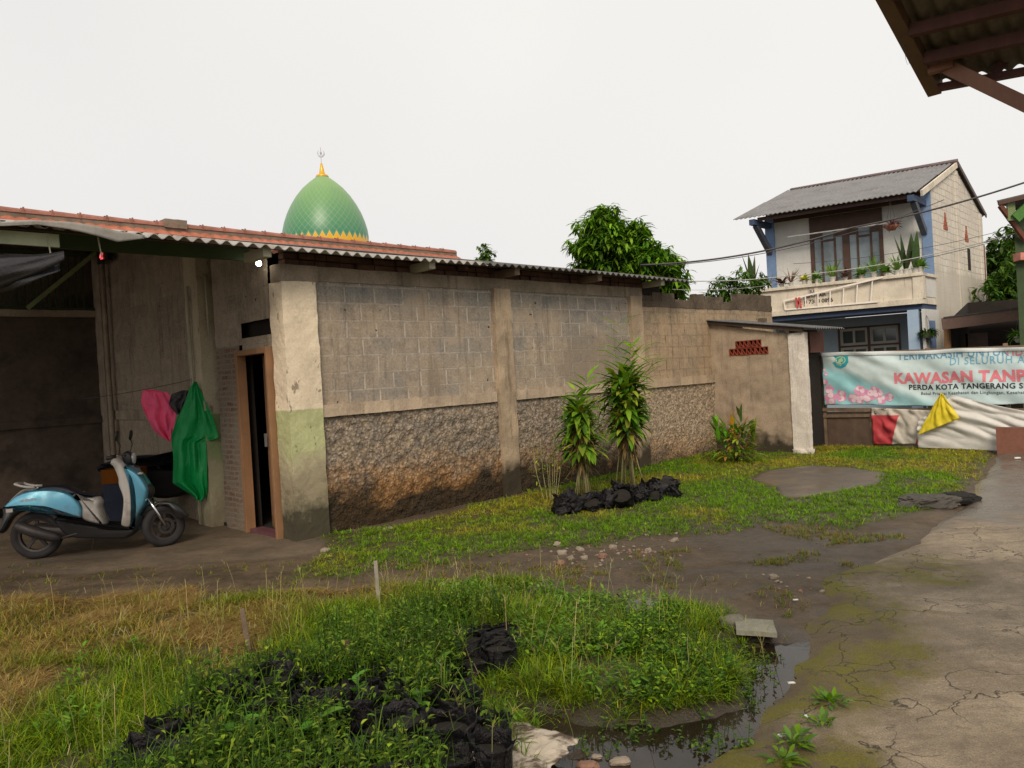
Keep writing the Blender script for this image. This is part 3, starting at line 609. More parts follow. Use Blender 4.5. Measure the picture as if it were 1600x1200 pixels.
box('interior', M['dark'], sh, .055, .09, -1.4, -.05, -.05, 2.0)
wp = MB().wbox(-.03, .10, -1.75, -1.47, -.1, 2.04, .06, .009, 4)
wp.build('white_pillar', M['whitewash'], sh)
MB().wbox(-.04, .11, -1.765, -1.455, -.12, .10, .05, .028, 9).build('pillar_foot', M['whitewash'], sh)
MB().box(.57, 1.12, -1.58, -1.52, 1.70, 2.06).build('door_header', plain('brown board', (.14, .055, .038), .7, .2, 4), sh)
MB().box(.16, 1.28, -1.44, -1.40, -.05, 1.9).build('doorway_back', M['dark'], sh)  # near-black panel as the shade in the doorway gap
MB().wbox(.09, 1.0, -.1, .0, -.1, 2.3, .3, .004).wbox(.95, 1.0, -1.38, -.1, -.1, 2.0, .3, .004).build('side_walls', M['shed'], sh)
def shroof(x, s_): return (-.12 + x, -1.98 + (2.08 - s_) * 1.0, 2.09 + .155 * (2.08 - s_) + .02 * 0)
corr(shroof, 1.17, 2.08, .09, .014, .007).build('roof', M['sheet_dark'], sh, smooth=True)
MB().beam((-.06, .05, 2.37), (-.06, -1.75, 2.08), .05, .07).beam((-.1, -1.5, 2.07), (1.0, -1.5, 2.07), .05, .06).build('roof_timber', M['darkwood'], sh)
MB().wbox(.0, .12, .02, .16, 2.44, 2.52, .04, .015).wbox(.5, .6, -.8, -.68, 2.30, 2.37, .04, .012).build('roof_stones', M['topband_old'], sh)

# ================================================================== fence with banner and cloths
FX = 9.75
fe = wthing('yard_fence', 'low patched board fence of brown panel and weathered posts behind the lawn', 'fence', (FX, -1.4, 0))
M['fencewood'] = plain('fence wood', (.19, .13, .085), .8, .3, 5, streak=True, dirt=(.07, .05, .035))
M['panel'] = plain('rusty panel', (.115, .075, .052), .6, .25, 2, streak=True, dirt=(.05, .035, .028), dirtamt=.8)
MB().wbox(-.02, .03, -.86, -.1, .02, .62, .1, .006).build('panel', M['panel'], fe)
for y in (.04, -.06, -.87, -1.8, -2.9, -4.0, -5.1): MB().wbox(-.03, .03, y - .03, y + .025, -.1, 1.66 if y > -.1 or y < -1 else .68, .12, .008).build('post', M['fencewood'], fe)
MB().beam((-.04, 0., .67), (-.04, -5.6, .60), .03, .06).build('rail', M['fencewood'], fe); MB().beam((-.03, -.9, .05), (-.03, -5.6, .05), .03, .06).build('rail', M['fencewood'], fe)
MB().beam((-.035, 0., .55), (-.035, -.85, .56), .03, .05).build('rail', M['fencewood'], fe)
MB().beam((-.04, 0, 1.66), (-.04, -5.6, 1.55), .04, .04).build('rail', M['fencewood'], fe)

bn = wthing('banner', 'pale blue printed vinyl banner with pink flowers and red lettering tied along the fence', 'banner', (FX, -1.5, 0))
BL = 4.6
def bsurf(s_, t_, off=0.):
    "s along the banner to the right (m), t 0 bottom .. 1 top"
    zt = 1.675 - .033 * s_ + .008 * math.sin(s_ * 3.2); zb = .745 - .008 * s_ + .012 * math.sin(s_ * 2.3 + 1)
    wv = .016 * math.sin(s_ * 5 + t_ * 4) * (.4 + t_ * .6) + .022 * mn.noise(Vector((s_ * 1.6, t_ * 2.5, 1))) + .012 * mn.noise(Vector((s_ * 5 + t_ * 5, t_ * 4 - s_, 9))) + .010 * math.sin((s_ * .9 + t_ * 1.6) * 9)
    return (-.10 - wv - off, -s_, zb + t_ * (zt - zb) + .01 * mn.noise(Vector((s_ * 2, t_ * 2, 4))))
def banner_mat():
    g = G('banner print'); X_, Y_, Z_ = g.sep(); S_ = g.m('MULTIPLY', Y_, -1.)
    n = g.noise(1.6, 3, .5); 
    wash = g.m('ADD', g.m('ADD', g.m('MULTIPLY', S_, .42), g.m('MULTIPLY', Z_, 1.)), g.m('MULTIPLY', g.m('SUBTRACT', n, .5), .25))
    c = g.mix(g.mr(wash, 1.42, 1.58), (.30, .60, .64), (.60, .70, .70))
    c = g.mix(g.m('MULTIPLY', g.mr(S_, .6, 2.4), .55), c, (.52, .68, .70))
    c = g.mix(1., c, g.ramp(g.noise(6, 5, .6), (.3, .88), (.7, 1.04)), 'MULTIPLY')
    return g.done(c, .45, g.bump(g.noise(14, 4, .6, None, .8), .2, .01), 0, .4)
MB().grid(lambda u, v: bsurf(u * BL, v), 230, 50).build('vinyl', banner_mat(), bn, smooth=True, solid=.002)
def pcol(name, c): return plain(name, c, .5, .08, 9)
INK = dict(blue=pcol('blue ink', (.17, .40, .54)), navy=pcol('dark blue ink', (.12, .30, .46)), red=pcol('red ink', (.72, .20, .24)), black=pcol('black ink', (.025, .02, .03)))
def btext(s_, s0, z0, size, ink, bold, spacing=1., sx=1.):
    vs, fs = textmesh(s_, size, bold, spacing=spacing); m = MB(); pts = []
    # split long triangles so that the print follows the folds
    import bmesh
    bm = bmesh.new(); bv = [bm.verts.new(v) for v in vs]
    for f in fs:
        try: bm.faces.new([bv[i] for i in f])
        except ValueError: pass
    bmesh.ops.triangulate(bm, faces=bm.faces[:])
    for _ in range(2):
        e = [e for e in bm.edges if e.calc_length() > .06]
        if e: bmesh.ops.subdivide_edges(bm, edges=e, cuts=1); bmesh.ops.triangulate(bm, faces=[f for f in bm.faces if len(f.verts) > 3])
    bm.verts.index_update(); pts = [v.co.copy() for v in bm.verts]; fcs = [tuple(v.index for v in f.verts) for f in bm.faces]; bm.free()
    out = []
    for p in pts:
        ss = s0 + p.x * sx
        zt = 1.675 - .033 * ss; zb = .745 - .008 * ss
        out.append(bsurf(ss, (z0 - .022 * (ss - s0) + p.y - zb) / (zt - zb), .006))
    m.add([o for o in out], fcs); return m.build('lettering', INK[ink], bn)
btext('TERIMAKASIH UNTUK', 1.26, 1.50, .185, 'navy', .002, 1.08, .82); btext('TIDAK MEROKOK', 2.80, 1.465, .185, 'red', .002, 1.08, .82)
btext('DI SELURUH AREA', 2.05, 1.365, .165, 'blue', .001, 1.15, .85)
btext('KAWASAN TANPA ROKOK', 1.20, 1.115, .235, 'red', .010, 1.06, .98)
btext('PERDA KOTA TANGERANG SELATAN NO. 4', 1.42, 1.0, .115, 'black', .003, 1.08, 1.0)
btext('Bakal Prianjai Kesehatan dan Lingkungan, Kesehatan', 1.60, .91, .072, 'black', .0, 1.05, .95)
# top edge folded over the first line
MB().grid(lambda u, v: (lambda p: (p[0] - .018 - .006 * math.sin(v * 3.1), p[1], p[2] + .01))(bsurf(u * BL, .935 + .066 * v + .006 * math.sin(u * 30))), 120, 4).build('folded_hem', plain('banner back', (.62, .66, .66), .5, .08, 5), bn, smooth=True)
# emblem and flowers, printed
def blob(s0, z0, r, mat, k=9, lob=.25, off=.005, asp=1.):
    m = MB(); ph = random.random() * 6; pts = []
    for i in range(36):
        t = 2 * math.pi * i / 36; rr = r * (1 - lob / 2 + lob / 2 * math.cos(k * t + ph)); s_ = s0 + math.cos(t) * rr * asp; z = z0 + math.sin(t) * rr
        zt = 1.675 - .033 * s_; zb = .745 - .008 * s_; pts.append(bsurf(max(.01, s_), min(1, max(.0, (z - zb) / (zt - zb))), off))
    zt = 1.675 - .033 * s0; c = bsurf(s0, (z0 - .745 + .008 * s0) / (zt - .745 + .008 * s0), off)
    m.add([c] + pts, [(0, i + 1, (i + 1) % 36 + 1) for i in range(36)]); return m
pk = [pcol('pink petal', (.68, .30, .44)), pcol('pale petal', (.80, .60, .66)), pcol('deep petal', (.5, .14, .28))]
fl = [MB(), MB(), MB()]
for s0, z0, r in ((.10, 1.02, .09), (.04, 1.16, .06), (.12, .86, .12), (.30, .90, .11), (.5, .86, .09), (.62, .99, .10), (.76, .90, .13), (.62, .84, .09), (.92, .94, .10), (.98, .83, .08), (1.1, .88, .08), (.86, 1.0, .07), (.06, 1.30, .035), (.03, 1.38, .03)):
    b = blob(s0, z0, r, None, 5, .22, .005); fl[0].add(b.v, b.f)
    for q in range(3):
        t = random.random() * 6.3; b = blob(s0 + .45 * r * math.cos(t), z0 + .45 * r * math.sin(t), r * .42, None, 3, .1, .0065 + q * .001); fl[1].add(b.v, b.f)
for m_, k in zip(fl[:2], pk): m_.build('flower_print', k, bn)
em = MB(); hexp = [(-.12, .11), (.13, .11), (.14, -.04), (.09, -.115), (.0, -.15), (-.09, -.115), (-.135, -.04)]
def bp(s_, z, off): zt = 1.675 - .033 * s_; zb = .745 - .008 * s_; return bsurf(s_, (z - zb) / (zt - zb), off)
em.add([bp(.32, 1.53, .005)] + [bp(.32 + a, 1.53 + b, .005) for a, b in hexp], [(0, i + 1, (i + 1) % 7 + 1) for i in range(7)]); em.build('emblem_print', pcol('emblem teal', (.04, .36, .42)), bn)
e2 = MB()
for k in range(10):
    t = k / 10 * 2 * math.pi; t2 = (k + 1) / 10 * 2 * math.pi; 
    e2.add([bp(.32 + r_ * math.cos(a), 1.53 + r_ * .8 * math.sin(a), .008) for r_, a in ((.075, t), (.095, t), (.095, t2), (.075, t2))], [(0, 1, 2, 3)])
e2.add([bp(.32 + a, 1.53 + b, .008) for a, b in ((-.04, -.05), (.05, -.02), (.03, .05), (-.03, .02))], [(0, 1, 2, 3)]); e2.build('emblem_print', pcol('emblem pale', (.4, .6, .35)), bn)

def cloth(name, label, cat, pts, mat, parent_p=(0, 0, 0), depth=.03, fn=None, n=(40, 26), solid=.003, part='cloth', group=None):
    "a hanging cloth from four corner lines: pts = TL, TR, BR, BL in the W frame"
    o = wthing(name, label, cat, parent_p, group); P = [Vector(p) - Vector(parent_p) for p in pts]
    def f(u, v):
        a = P[0].lerp(P[1], u); b = P[3].lerp(P[2], u); p = b.lerp(a, v); d = depth * mn.noise(Vector((u * 3.2 + v, v * 2.2, len(name)))) + depth * .5 * mn.noise(Vector((u * 8, v * 5 + u * 4, 2)))
        if fn: p, d = fn(u, v, p, d)
        return (p.x - abs(d) - d * .3, p.y, p.z)
    MB().grid(f, *n).build(part, mat, o, smooth=True, solid=solid); return o
def rw_mat():
    g = G('red and white cloth'); X_, Y_, Z_ = g.sep(); n = g.noise(1.5, 3); q = g.m('ADD', g.m('ADD', Y_, g.m('MULTIPLY', Z_, .33)), g.m('MULTIPLY', g.m('SUBTRACT', n, .5), .12))
    red = g.m('ADD', g.m('MULTIPLY', g.mr(q, -.27, -.26), g.mr(Z_, .58, .56)), g.m('MULTIPLY', g.mr(q, -.645, -.65), g.mr(Z_, .42, .40)))
    bits = g.mr(g.noise(9, 4, .7), .57, .6); c = g.mix(g.m('MULTIPLY', bits, g.mr(q, -.15, -.05)), (.55, .50, .43), (.12, .09, .08))
    c = g.mix(red, c, (.50, .055, .065)); c = g.mix(1., c, g.ramp(g.noise(5, 5, .6), (.3, .75), (.7, 1.08)), 'MULTIPLY')
    return g.done(c, .6, g.bump(g.noise(7, 4, .6, None, 1.), .4, .02), 0, .3)
cloth('red_white_cloth', 'creased red and off-white cloth tied low on the fence under the banner', 'cloth', [(FX - .07, -2.29, .70), (FX - .07, -3.25, .64), (FX - .07, -3.2, .10), (FX - .07, -2.31, .06)], rw_mat(), (FX - .07, -2.3, 0), .09)
def wfn(u, v, p, d):
    p = p.copy(); rise = max(0, 1 - abs(u - .24) / .24) * .42 if u < .24 else max(0, (1 - (u - .24) / .76)) ** 1.3 * .42
    p.z += v * rise; d = d + .05 * math.sin((p.z * 1.6 - p.y * .55 + .3) * 17) * min(1, v * 1.6) * .6; return p, d
M['whitetarp'] = plain('white tarpaulin', (.62, .60, .56), .5, .06, 3, spec=.4, dirt=(.4, .37, .32), dirtamt=.4, bump=.2, bd=.01)
cloth('white_tarpaulin', 'large creased white tarpaulin draped over the fence below the banner', 'tarpaulin', [(FX - .17, -3.05, .46), (FX - .17, -5.3, .50), (FX - .17, -5.3, .0), (FX - .17, -3.04, .04)], M['whitetarp'], (FX - .17, -3.05, 0), .05, wfn, (110, 50), part='sheet')
def yfn(u, v, p, d):
    p = p.copy(); d = d + .02 * math.sin((u * 5 + v) * 3.); return p, d
cloth('yellow_cloth', 'bright yellow triangular cloth flap pinned beside the white tarpaulin peak', 'cloth', [(FX - .27, -3.45, .93), (FX - .27, -3.48, .92), (FX - .25, -3.70, .53), (FX - .27, -3.07, .25)], plain('yellow cloth', (.70, .56, .03), .6, .08, 4), (FX - .25, -3.4, 0), .04, yfn)
bd = wthing('brown_board', 'reddish brown board propped against the white tarpaulin at the road end', 'board', (9.45, -4.2, 0))
MB().wbox(-.04, .0, -.95, .0, -.02, .40, .1, .004).build('board', plain('red brown board', (.23, .095, .062), .6, .2, 3, dirt=(.12, .06, .04)), bd, bevel=.003)

# ================================================================== mosque dome far behind
g = G('dome tiles'); X_, Y_, Z_ = g.sep(); ang = g.m('DIVIDE', g.m('ARCTAN2', Y_, X_), 2 * math.pi)
hz = g.m('MULTIPLY', Z_, .125)
def saw(v): 
    f_ = g.m('FRACT', v); return g.m('ABSOLUTE', g.m('SUBTRACT', f_, .5))
N_ = 40.
d1 = saw(g.m('ADD', g.m('MULTIPLY', ang, N_), g.m('MULTIPLY', Z_, 2.7))); d2 = saw(g.m('SUBTRACT', g.m('MULTIPLY', ang, N_), g.m('MULTIPLY', Z_, 2.7)))
ln = g.mr(g.m('MAXIMUM', d1, d2), .455, .49)
base = g.mix(g.mr(Z_, .6, 3.4), (.03, .20, .11), (.20, .36, .12)); base = g.mix(g.m('MULTIPLY', g.mr(g.noise(1.2, 3), .4, .6), .25), base, (.09, .24, .14))  # lighter, yellower top puts the dome's highlight into its colour
c = g.mix(g.m('MULTIPLY', ln, .6), base, (.42, .42, .2))
pet = g.m('SUBTRACT', g.m('ADD', .78, g.m('MULTIPLY', g.m('SUBTRACT', .5, g.m('MULTIPLY', saw(g.m('ADD', g.m('MULTIPLY', ang, N_), .5)), 2.)), .0)), Z_)
arch = g.m('MULTIPLY', g.m('POWER', g.m('MULTIPLY', saw(g.m('MULTIPLY', ang, N_)), 2.), 1.0), .30)
yel = g.mr(g.m('SUBTRACT', g.m('ADD', .40, arch), Z_), -.01, .01); c = g.mix(yel, c, (.72, .38, .02))
edge = g.m('MULTIPLY', g.mr(g.m('ABSOLUTE', g.m('SUBTRACT', g.m('ADD', .40, arch), Z_)), .045, .02), 1.); c = g.mix(g.m('MULTIPLY', edge, .5), c, (.7, .6, .3))
domemat = g.done(c, .38, None, 0, .5)
gold = plain('gold paint', (.75, .42, .05), .35, .1, 5, metal=.3); silver = plain('pale steel', (.45, .45, .48), .3, .1, 5, metal=.6)
mq = thing('mosque', 'green and yellow onion dome with crescent finial rising behind the tiled roof', 'mosque', (-9.22, 40, 8.55))
MB().lathe([(2.0, -.6), (2.12, .0), (2.2, .5), (2.2, .75), (2.16, 1.1), (2.06, 1.5), (1.9, 1.95), (1.68, 2.4), (1.4, 2.85), (1.05, 3.28), (.7, 3.6), (.42, 3.82), (.3, 3.9)], n=72).build('dome', domemat, mq, smooth=True)
MB().lathe([(.3, 3.86), (.34, 3.92), (.3, 4.0), (.16, 4.04), (.11, 4.3), (.05, 4.62), (.0, 4.64)], n=20).build('spire', gold, mq, smooth=True)
fin = MB().tube([(0, 0, 4.6), (0, 0, 5.45)], .014).build('finial_rod', silver, mq)
cr = MB(); n = 30
for sgn in (-.03, .03):
    vs = []
    for k in range(n + 1):
        t = rad(-240 + 300 * k / n); vs.append((.19 * math.cos(t), sgn, .19 * math.sin(t))); 
    for k in range(n + 1):
        t = rad(-240 + 300 * k / n); vs.append((.145 * math.cos(t), sgn, .04 + .145 * math.sin(t)))
    fs = [(k, k + 1, n + 2 + k, n + 1 + k) for k in range(n)]; cr.add([(a, b, c_ + 5.13) for a, b, c_ in vs], fs)
cr.tube([(0, 0, 5.1), (0, 0, 5.2)], .05); cr.build('crescent', silver, mq)
MB().lathe([(2.3, -1.2), (2.3, -.6), (2.02, -.55)], n=40).build('drum', M['whitewash'], mq, smooth=True)
MB().box(-7, 7, -4, 9, -8.55, -1.2).build('hall', M['whitewash'], mq)

# ================================================================== tiled roof house behind the block building
th_ = wthing('tiled_roof_house', 'house behind with orange clay tile roof and mortar ridge', 'house', (0, 5.9, 0))
tile_m = plain('clay tile', (.40, .13, .075), .8, .35, 5, dirt=(.2, .07, .04), dirtamt=.7, bump=.3); rid_m = plain('old mortar', (.20, .155, .115), .95, .25, 6, dirt=(.1, .08, .06), dirtamt=.7)
capm = plain('ridge tile', (.30, .125, .09), .8, .3, 5, dirt=(.2, .09, .06))
def tile(u, v):
    x = -7 + u * 15.6; s_ = v * 2.2; row = (s_ / .26) % 1.0
    return (x, .2 + s_ * .5, 4.17 + s_ * .5 * .5 - .03 * row + .028 * abs(math.sin(math.pi * x / .20)) + .018 * mn.noise(Vector((math.floor(x / .2) * 3, math.floor(s_ / .26) * 5, 0))))
MB().grid(tile, 780, 40).build('roof', tile_m, th_, smooth=False)
MB().wbox(-7, 8.58, 1.12, 1.3, 4.30, 4.715, .2, .008).build('ridge_mortar', rid_m, th_)
rc_ = MB(); xx = -7
while xx < 8.5:
    r_ = .085; L = .42; vs = []
    for k in range(7):
        t = math.pi * k / 6
        for e in (0, 1): vs.append((xx + e * (L + .04), 1.21 + r_ * 1.25 * math.cos(t), 4.705 + (r_ + .018 * (1 - e)) * math.sin(t)))
    rc_.add(vs, [(2 * k, 2 * k + 1, 2 * k + 3, 2 * k + 2) for k in range(6)]); rc_.add([(xx, 1.1, 4.70), (xx + .03, 1.1, 4.70), (xx + .03, 1.1, 4.80), (xx, 1.1, 4.80)], [(0, 1, 2, 3)]); xx += L
rc_.build('ridge_tiles', capm, th_)
MB().wbox(1.55, 1.95, 1.08, 1.34, 4.68, 4.84, .08, .008).build('ridge_block', rid_m, th_)
MB().box(-7, 8.55, .25, 5, -.1, 3.95).build('walls', rid_m, th_)
MB().add([(-7, 1.3, 4.64), (8.6, 1.3, 4.64), (8.6, 5.2, 3.7), (-7, 5.2, 3.7)], [(0, 1, 2, 3)]).build('back_roof', tile_m, th_, solid=.04)

# ================================================================== two-storey house
HN = (11.7, 21.0); HR = rad(-32)
ho = thing('two_storey_house', 'narrow two-storey house with blue pilasters, plant-lined balcony and grey sheet roof', 'house', (HN[0], HN[1], 0), HR)
def H(u, v, z): return (-u + .191 * v, .981 * v, z)           # u to the left along the front, v towards the back
def hbox(m, u0, u1, v0, v1, z0, z1, mi=0):
    vs = [H(u, v, z) for z in (z0, z1) for u, v in ((u1, v0), (u0, v0), (u0, v1), (u1, v1))]
    return m.add(vs, [(0, 3, 2, 1), (4, 5, 6, 7), (0, 1, 5, 4), (1, 2, 6, 5), (2, 3, 7, 6), (3, 0, 4, 7)], mi)
def hb(name, mat, parent, *a, bevel=0): return hbox(MB(), *a).build(name, mat, parent, bevel=bevel)
M['hwhite'] = concrete('house white', (.62, .61, .58), .06, (.3, .29, .27), .4)
M['hcream'] = concrete('parapet cream', (.66, .59, .48), .14, (.28, .24, .18), .8)
M['hblue'] = plain('pilaster blue', (.16, .25, .42), .6, .12, 3, dirt=(.12, .15, .22)); M['hblue_shade'] = plain('shaded soffit blue', (.045, .07, .13), .7, .15, 3)  # soffit copy of the blue, darkened with underside shade
M['hpale'] = plain('pale blue wall', (.30, .38, .44), .7, .08, 2); M['hbrown'] = plain('brown frame', (.075, .035, .022), .5, .25, 5, streak=True)
def gable_mat():
    g = G('gable blocks'); X_, Y_, Z_ = g.sep(); rc, fac = brickpat(g, Y_, Z_, .44, .20, .012, .03)
    a = g.noise(1.3, 6, .6); b = g.noise(30, 4, .7); c = g.mix(g.mr(a, .35, .65), (.58, .53, .45), (.70, .65, .56)); c = g.mix(1., c, g.ramp(b, (.3, .88), (.7, 1.06)), 'MULTIPLY')
    jm = g.m('MULTIPLY', fac, g.mr(Z_, 3.7, 3.9)); c = g.mix(g.m('MULTIPLY', g.m('MULTIPLY', jm, g.mr(a, .35, .5)), .55), c, (.22, .17, .12))
    low = g.mr(g.m('ADD', Z_, g.m('MULTIPLY', a, .8)), 4.35, 4.2); c = g.mix(g.m('MULTIPLY', low, .55), c, (.45, .41, .34))
    st = g.mr(g.noise(2.4, 5, .65, g.sc(g.co(), 2, 2, .25)), .56, .7); c = g.mix(g.m('MULTIPLY', st, .4), c, (.2, .17, .13))
    return g.done(c, .9, g.bump(g.m('SUBTRACT', b, fac), .4, .01), 0, .2)
M['gable'] = gable_mat()
# side wall with gable
sw = MB(); prof = [(0, -.1), (0, 6.10), (2.75, 7.06), (5.85, 6.02), (5.85, -.1)]
sw.add([H(0, v, z) for v, z in prof] + [H(.12, v, z) for v, z in prof], [(0, 1, 2, 3, 4), (9, 8, 7, 6, 5), (0, 5, 6, 1), (1, 6, 7, 2), (2, 7, 8, 3), (3, 8, 9, 4)]); sw.build('side_wall', M['gable'], ho)
sw = MB(); sw.add([H(4.28, v, z) for v, z in prof] + [H(4.4, v, z) for v, z in prof], [(0, 1, 2, 3, 4), (9, 8, 7, 6, 5), (0, 5, 6, 1), (1, 6, 7, 2), (2, 7, 8, 3), (3, 8, 9, 4)]); sw.build('side_wall', M['hwhite'], ho)
hb('concrete_pillar', M['gable'], ho, -.035, .0, 2.62, 2.92, 2.5, 6.95); hb('concrete_pillar', M['gable'], ho, -.03, .0, 5.55, 5.88, -.1, 6.0)
hb('wall_extension', M['gable'], ho, .0, .12, 5.86, 6.3, -.1, 5.0); hb('rusty_pipe', plain('rust', (.16, .05, .03), .8), ho, -.05, .0, 5.89, 5.94, 2.9, 5.0)
tc_ = plain('vent clay', (.33, .09, .045), .85)
for v0, z0 in ((1.35, 5.05), (3.75, 4.92)):
    m = MB()
    for k, wd in enumerate((.44, .32, .2, .12)): hbox(m, -.015, .01, v0 - wd / 2, v0 + wd / 2, z0 + k * .125, z0 + k * .125 + .11)
    m.build('gable_vent', tc_, ho)
hb('slit_window', M['dark'], ho, -.01, .01, 3.78, 4.12, 4.05, 4.72)
# upper front wall, pieces round the door
for a in ((.12, 1.22, 0, .12, 2.9, 6.05), (3.16, 4.28, 0, .12, 2.9, 6.05), (1.22, 3.16, 0, .12, 5.72, 6.05)): hb('front_wall', M['hwhite'], ho, *a)
hb('pilaster', M['hblue'], ho, .0, .24, -.06, -.002, 2.9, 5.95); hb('pilaster', M['hblue'], ho, 4.16, 4.42, -.06, -.002, 2.9, 5.85)
hb('soffit', M['hbrown'], ho, .24, 4.16, -.05, -.003, 5.74, 6.0)
df = hb('balcony_door', M['hbrown'], ho, 1.22, 3.16, .04, .09, 2.9, 5.72)
m = MB()
for u0, u1 in ((1.22, 1.32), (2.10, 2.28), (3.06, 3.16)): hbox(m, u0, u1, -.03, .04, 2.9, 5.45)
hbox(m, 1.22, 3.16, -.035, .04, 5.35, 5.72); hbox(m, 1.32, 3.06, -.02, .034, 5.28, 5.35)
for u0, u1 in ((1.32, 2.10), (2.28, 3.06)):
    for q in (u0 + .19, u1 - .24): hbox(m, q, q + .05, -.015, .04, 2.9, 5.28)
    hbox(m, u0 + .24, u1 - .24, -.012, .04, 4.98, 5.03); hbox(m, u0, u0 + .19, -.012, .04, 5.08, 5.28); hbox(m, u1 - .19, u1, -.012, .04, 5.08, 5.28)
m.build('door_frame', M['hbrown'], df)
for u0, u1 in ((1.32, 2.10), (2.28, 3.06)):
    for a, b in ((u0, u0 + .19), (u0 + .24, u1 - .24), (u1 - .19, u1)): hb('pane', M['glass_up'], df, a, b, .02, .035, 3.0, 5.28 if a > u0 and b < u1 else 5.08)
hb('awning_tube', plain('white tube', (.6, .58, .55), .5), ho, .95, 3.6, -.5, -.46, 5.18, 5.21)
# balcony
hb('balcony_slab', M['hcream'], ho, -.04, 4.42, -1.42, .0, 2.86, 3.0)
hb('balcony_soffit', M['hblue_shade'], ho, .0, 4.4, -1.30, .0, 2.72, 2.858)
pf = hb('parapet', M['hcream'], ho, .03, 4.42, -1.36, -1.24, 3.0, 3.58); hb('parapet', M['hcream'], ho, -.02, .1, -1.22, .0, 3.0, 3.58)
hb('parapet_cap', M['hcream'], ho, -.07, 4.48, -1.44, -1.18, 3.582, 3.67, bevel=.012); hb('parapet_cap', M['hcream'], ho, -.07, .14, -1.17, .0, 3.582, 3.67, bevel=.012)
hb('corner_post', M['hcream'], ho, -.06, .18, -1.40, -1.16, 3.0, 3.58); m = MB(); hbox(m, -.035, -.025, -1.0, -.15, 3.05, 3.5); m.build('white_panel', M['hwhite'], ho)
for q in (2.52,): hb('parapet_rib', M['hcream'], ho, q, q + .09, -1.385, -1.362, 3.0, 3.58)
ink = plain('painted text', (.06, .05, .05), .7)
for s_, z, sz in (('JUAL', 3.42, .12), ('DEPOT AIR', 3.30, .12), ('M: 0 7380 0896', 3.13, .15)):
    vs, fs = textmesh(s_, sz, .004, 'CENTER'); m = MB(); m.add([H(2.62 - v.x, -1.366 if abs(v.x + .06) > .0 else -1.39, z + v.y) for v in vs], fs); m.build('painted_text', ink, ho)
# ground floor
hb('ground_wall', M['hpale'], ho, .26, 1.0, .25, .35, -.1, 2.72); hb('ground_wall', M['hpale'], ho, 2.60, 4.4, .25, .35, -.1, 2.72); hb('ground_wall', M['hpale'], ho, 1.0, 2.6, .25, .35, 2.42, 2.72); hb('ground_wall', M['hpale'], ho, 1.0, 2.6, .25, .35, -.1, .9)
gw = hb('window', M['hbrown'], ho, .98, 2.62, .33, .36, .9, 2.44); m = MB()
for u0, u1 in ((.98, 1.03), (1.77, 1.83), (2.57, 2.62)): hbox(m, u0, u1, .22, .34, .9, 2.44)
hbox(m, .98, 2.62, .22, .34, 2.40, 2.45); hbox(m, .98, 2.62, .225, .34, 1.86, 1.91); m.build('frame', M['hbrown'], gw)
wf = plain('pale sash', (.42, .40, .35), .6, .1, 4)
for u0, u1 in ((1.03, 1.77), (1.83, 2.57)):
    for z0, z1 in ((1.91, 2.40), (.95, 1.86)):
        m = MB(); w_ = .07; hbox(m, u0, u0 + w_, .26, .32, z0, z1); hbox(m, u1 - w_, u1, .26, .32, z0, z1); hbox(m, u0 + w_, u1 - w_, .26, .32, z0, z0 + w_); hbox(m, u0 + w_, u1 - w_, .26, .32, z1 - w_, z1); c_ = (u0 + u1) / 2; hbox(m, c_ - .03, c_ + .03, .262, .318, z0 + w_, z1 - w_)
        m.build('sash', wf, gw); hb('pane', M['glass_lo'], gw, u0 + w_, u1 - w_, .29, .30, z0 + w_, z1 - w_)
hb('column', plain('column blue', (.33, .45, .6), .6, .1, 3, dirt=(.45, .5, .55)), ho, .10, .36, -1.34, -1.10, -.1, 2.72); hb('white_pier', M['hwhite'], ho, -.05, .02, -1.36, .0, -.1, 2.72)
hb('blue_recess', M['hblue'], ho, -.062, -.052, -1.0, -.45, .8, 2.42)
# roof: eave (v=-1.2, z=5.78) to ridge (v=2.75, z=7.2), back to v=6.1
def hroof(x, s_, w_=5.02):
    u = 4.82 - x; v = -1.22 + (3.97 - s_); return H(u, v, 5.80 + .356 * (3.97 - s_))
corr(hroof, 4.80, 3.97, .13, .014, .007).build('roof', M['sheet_house'], ho, smooth=True)
def hroof2(x, s_): u = 4.82 - x; v = 2.75 + s_; return H(u, v, 7.20 - .345 * s_)
corr(hroof2, 4.90, 3.5, .13, .02, .007).build('roof', M['sheet_house'], ho, smooth=True)
def hlap(x, s_): u = 4.82 - x; v = -1.22 + (2.15 - s_) ; return H(u, v, 5.815 + .356 * (2.15 - s_))
corr(hlap, 4.80, 2.15, .13, .014, .02).build('roof_lap', M['sheet_house'], ho, smooth=True)
m = MB(); m.tube([H(4.7, 2.75, 7.19), H(-.1, 2.75, 7.22)], .075, 8)
for k in range(40): m.beam(H(4.65 - k * .118, 2.58, 7.19), H(4.65 - k * .118, 2.75, 7.25), .05, .03)
m.build('ridge_cap', M['ridge_house'], ho)
MB().beam(H(-.09, 2.75, 7.16), H(-.09, 6.2, 5.97), .03, .12).build('verge_board', M['hbrown'], ho)
MB().beam(H(-.06, -1.1, 5.76), H(-.06, 2.7, 7.10), .06, .15).build('verge_band', M['hcream'], ho)
for u in (.18, 4.3):
    m = MB(); m.beam(H(u, -1.2, 5.66), H(u, .0, 5.66), .16, .16); m.build('eave_beam', M['hblue_shade'], ho)
    MB().beam(H(u, -.95, 5.6), H(u, -.05, 4.85), .14, .16).build('brace', plain('brace grey', (.09, .10, .13), .7), ho)
hb('eave_purlin', M['hbrown'], ho, .26, 4.22, -1.0, -.92, 5.70, 5.80)

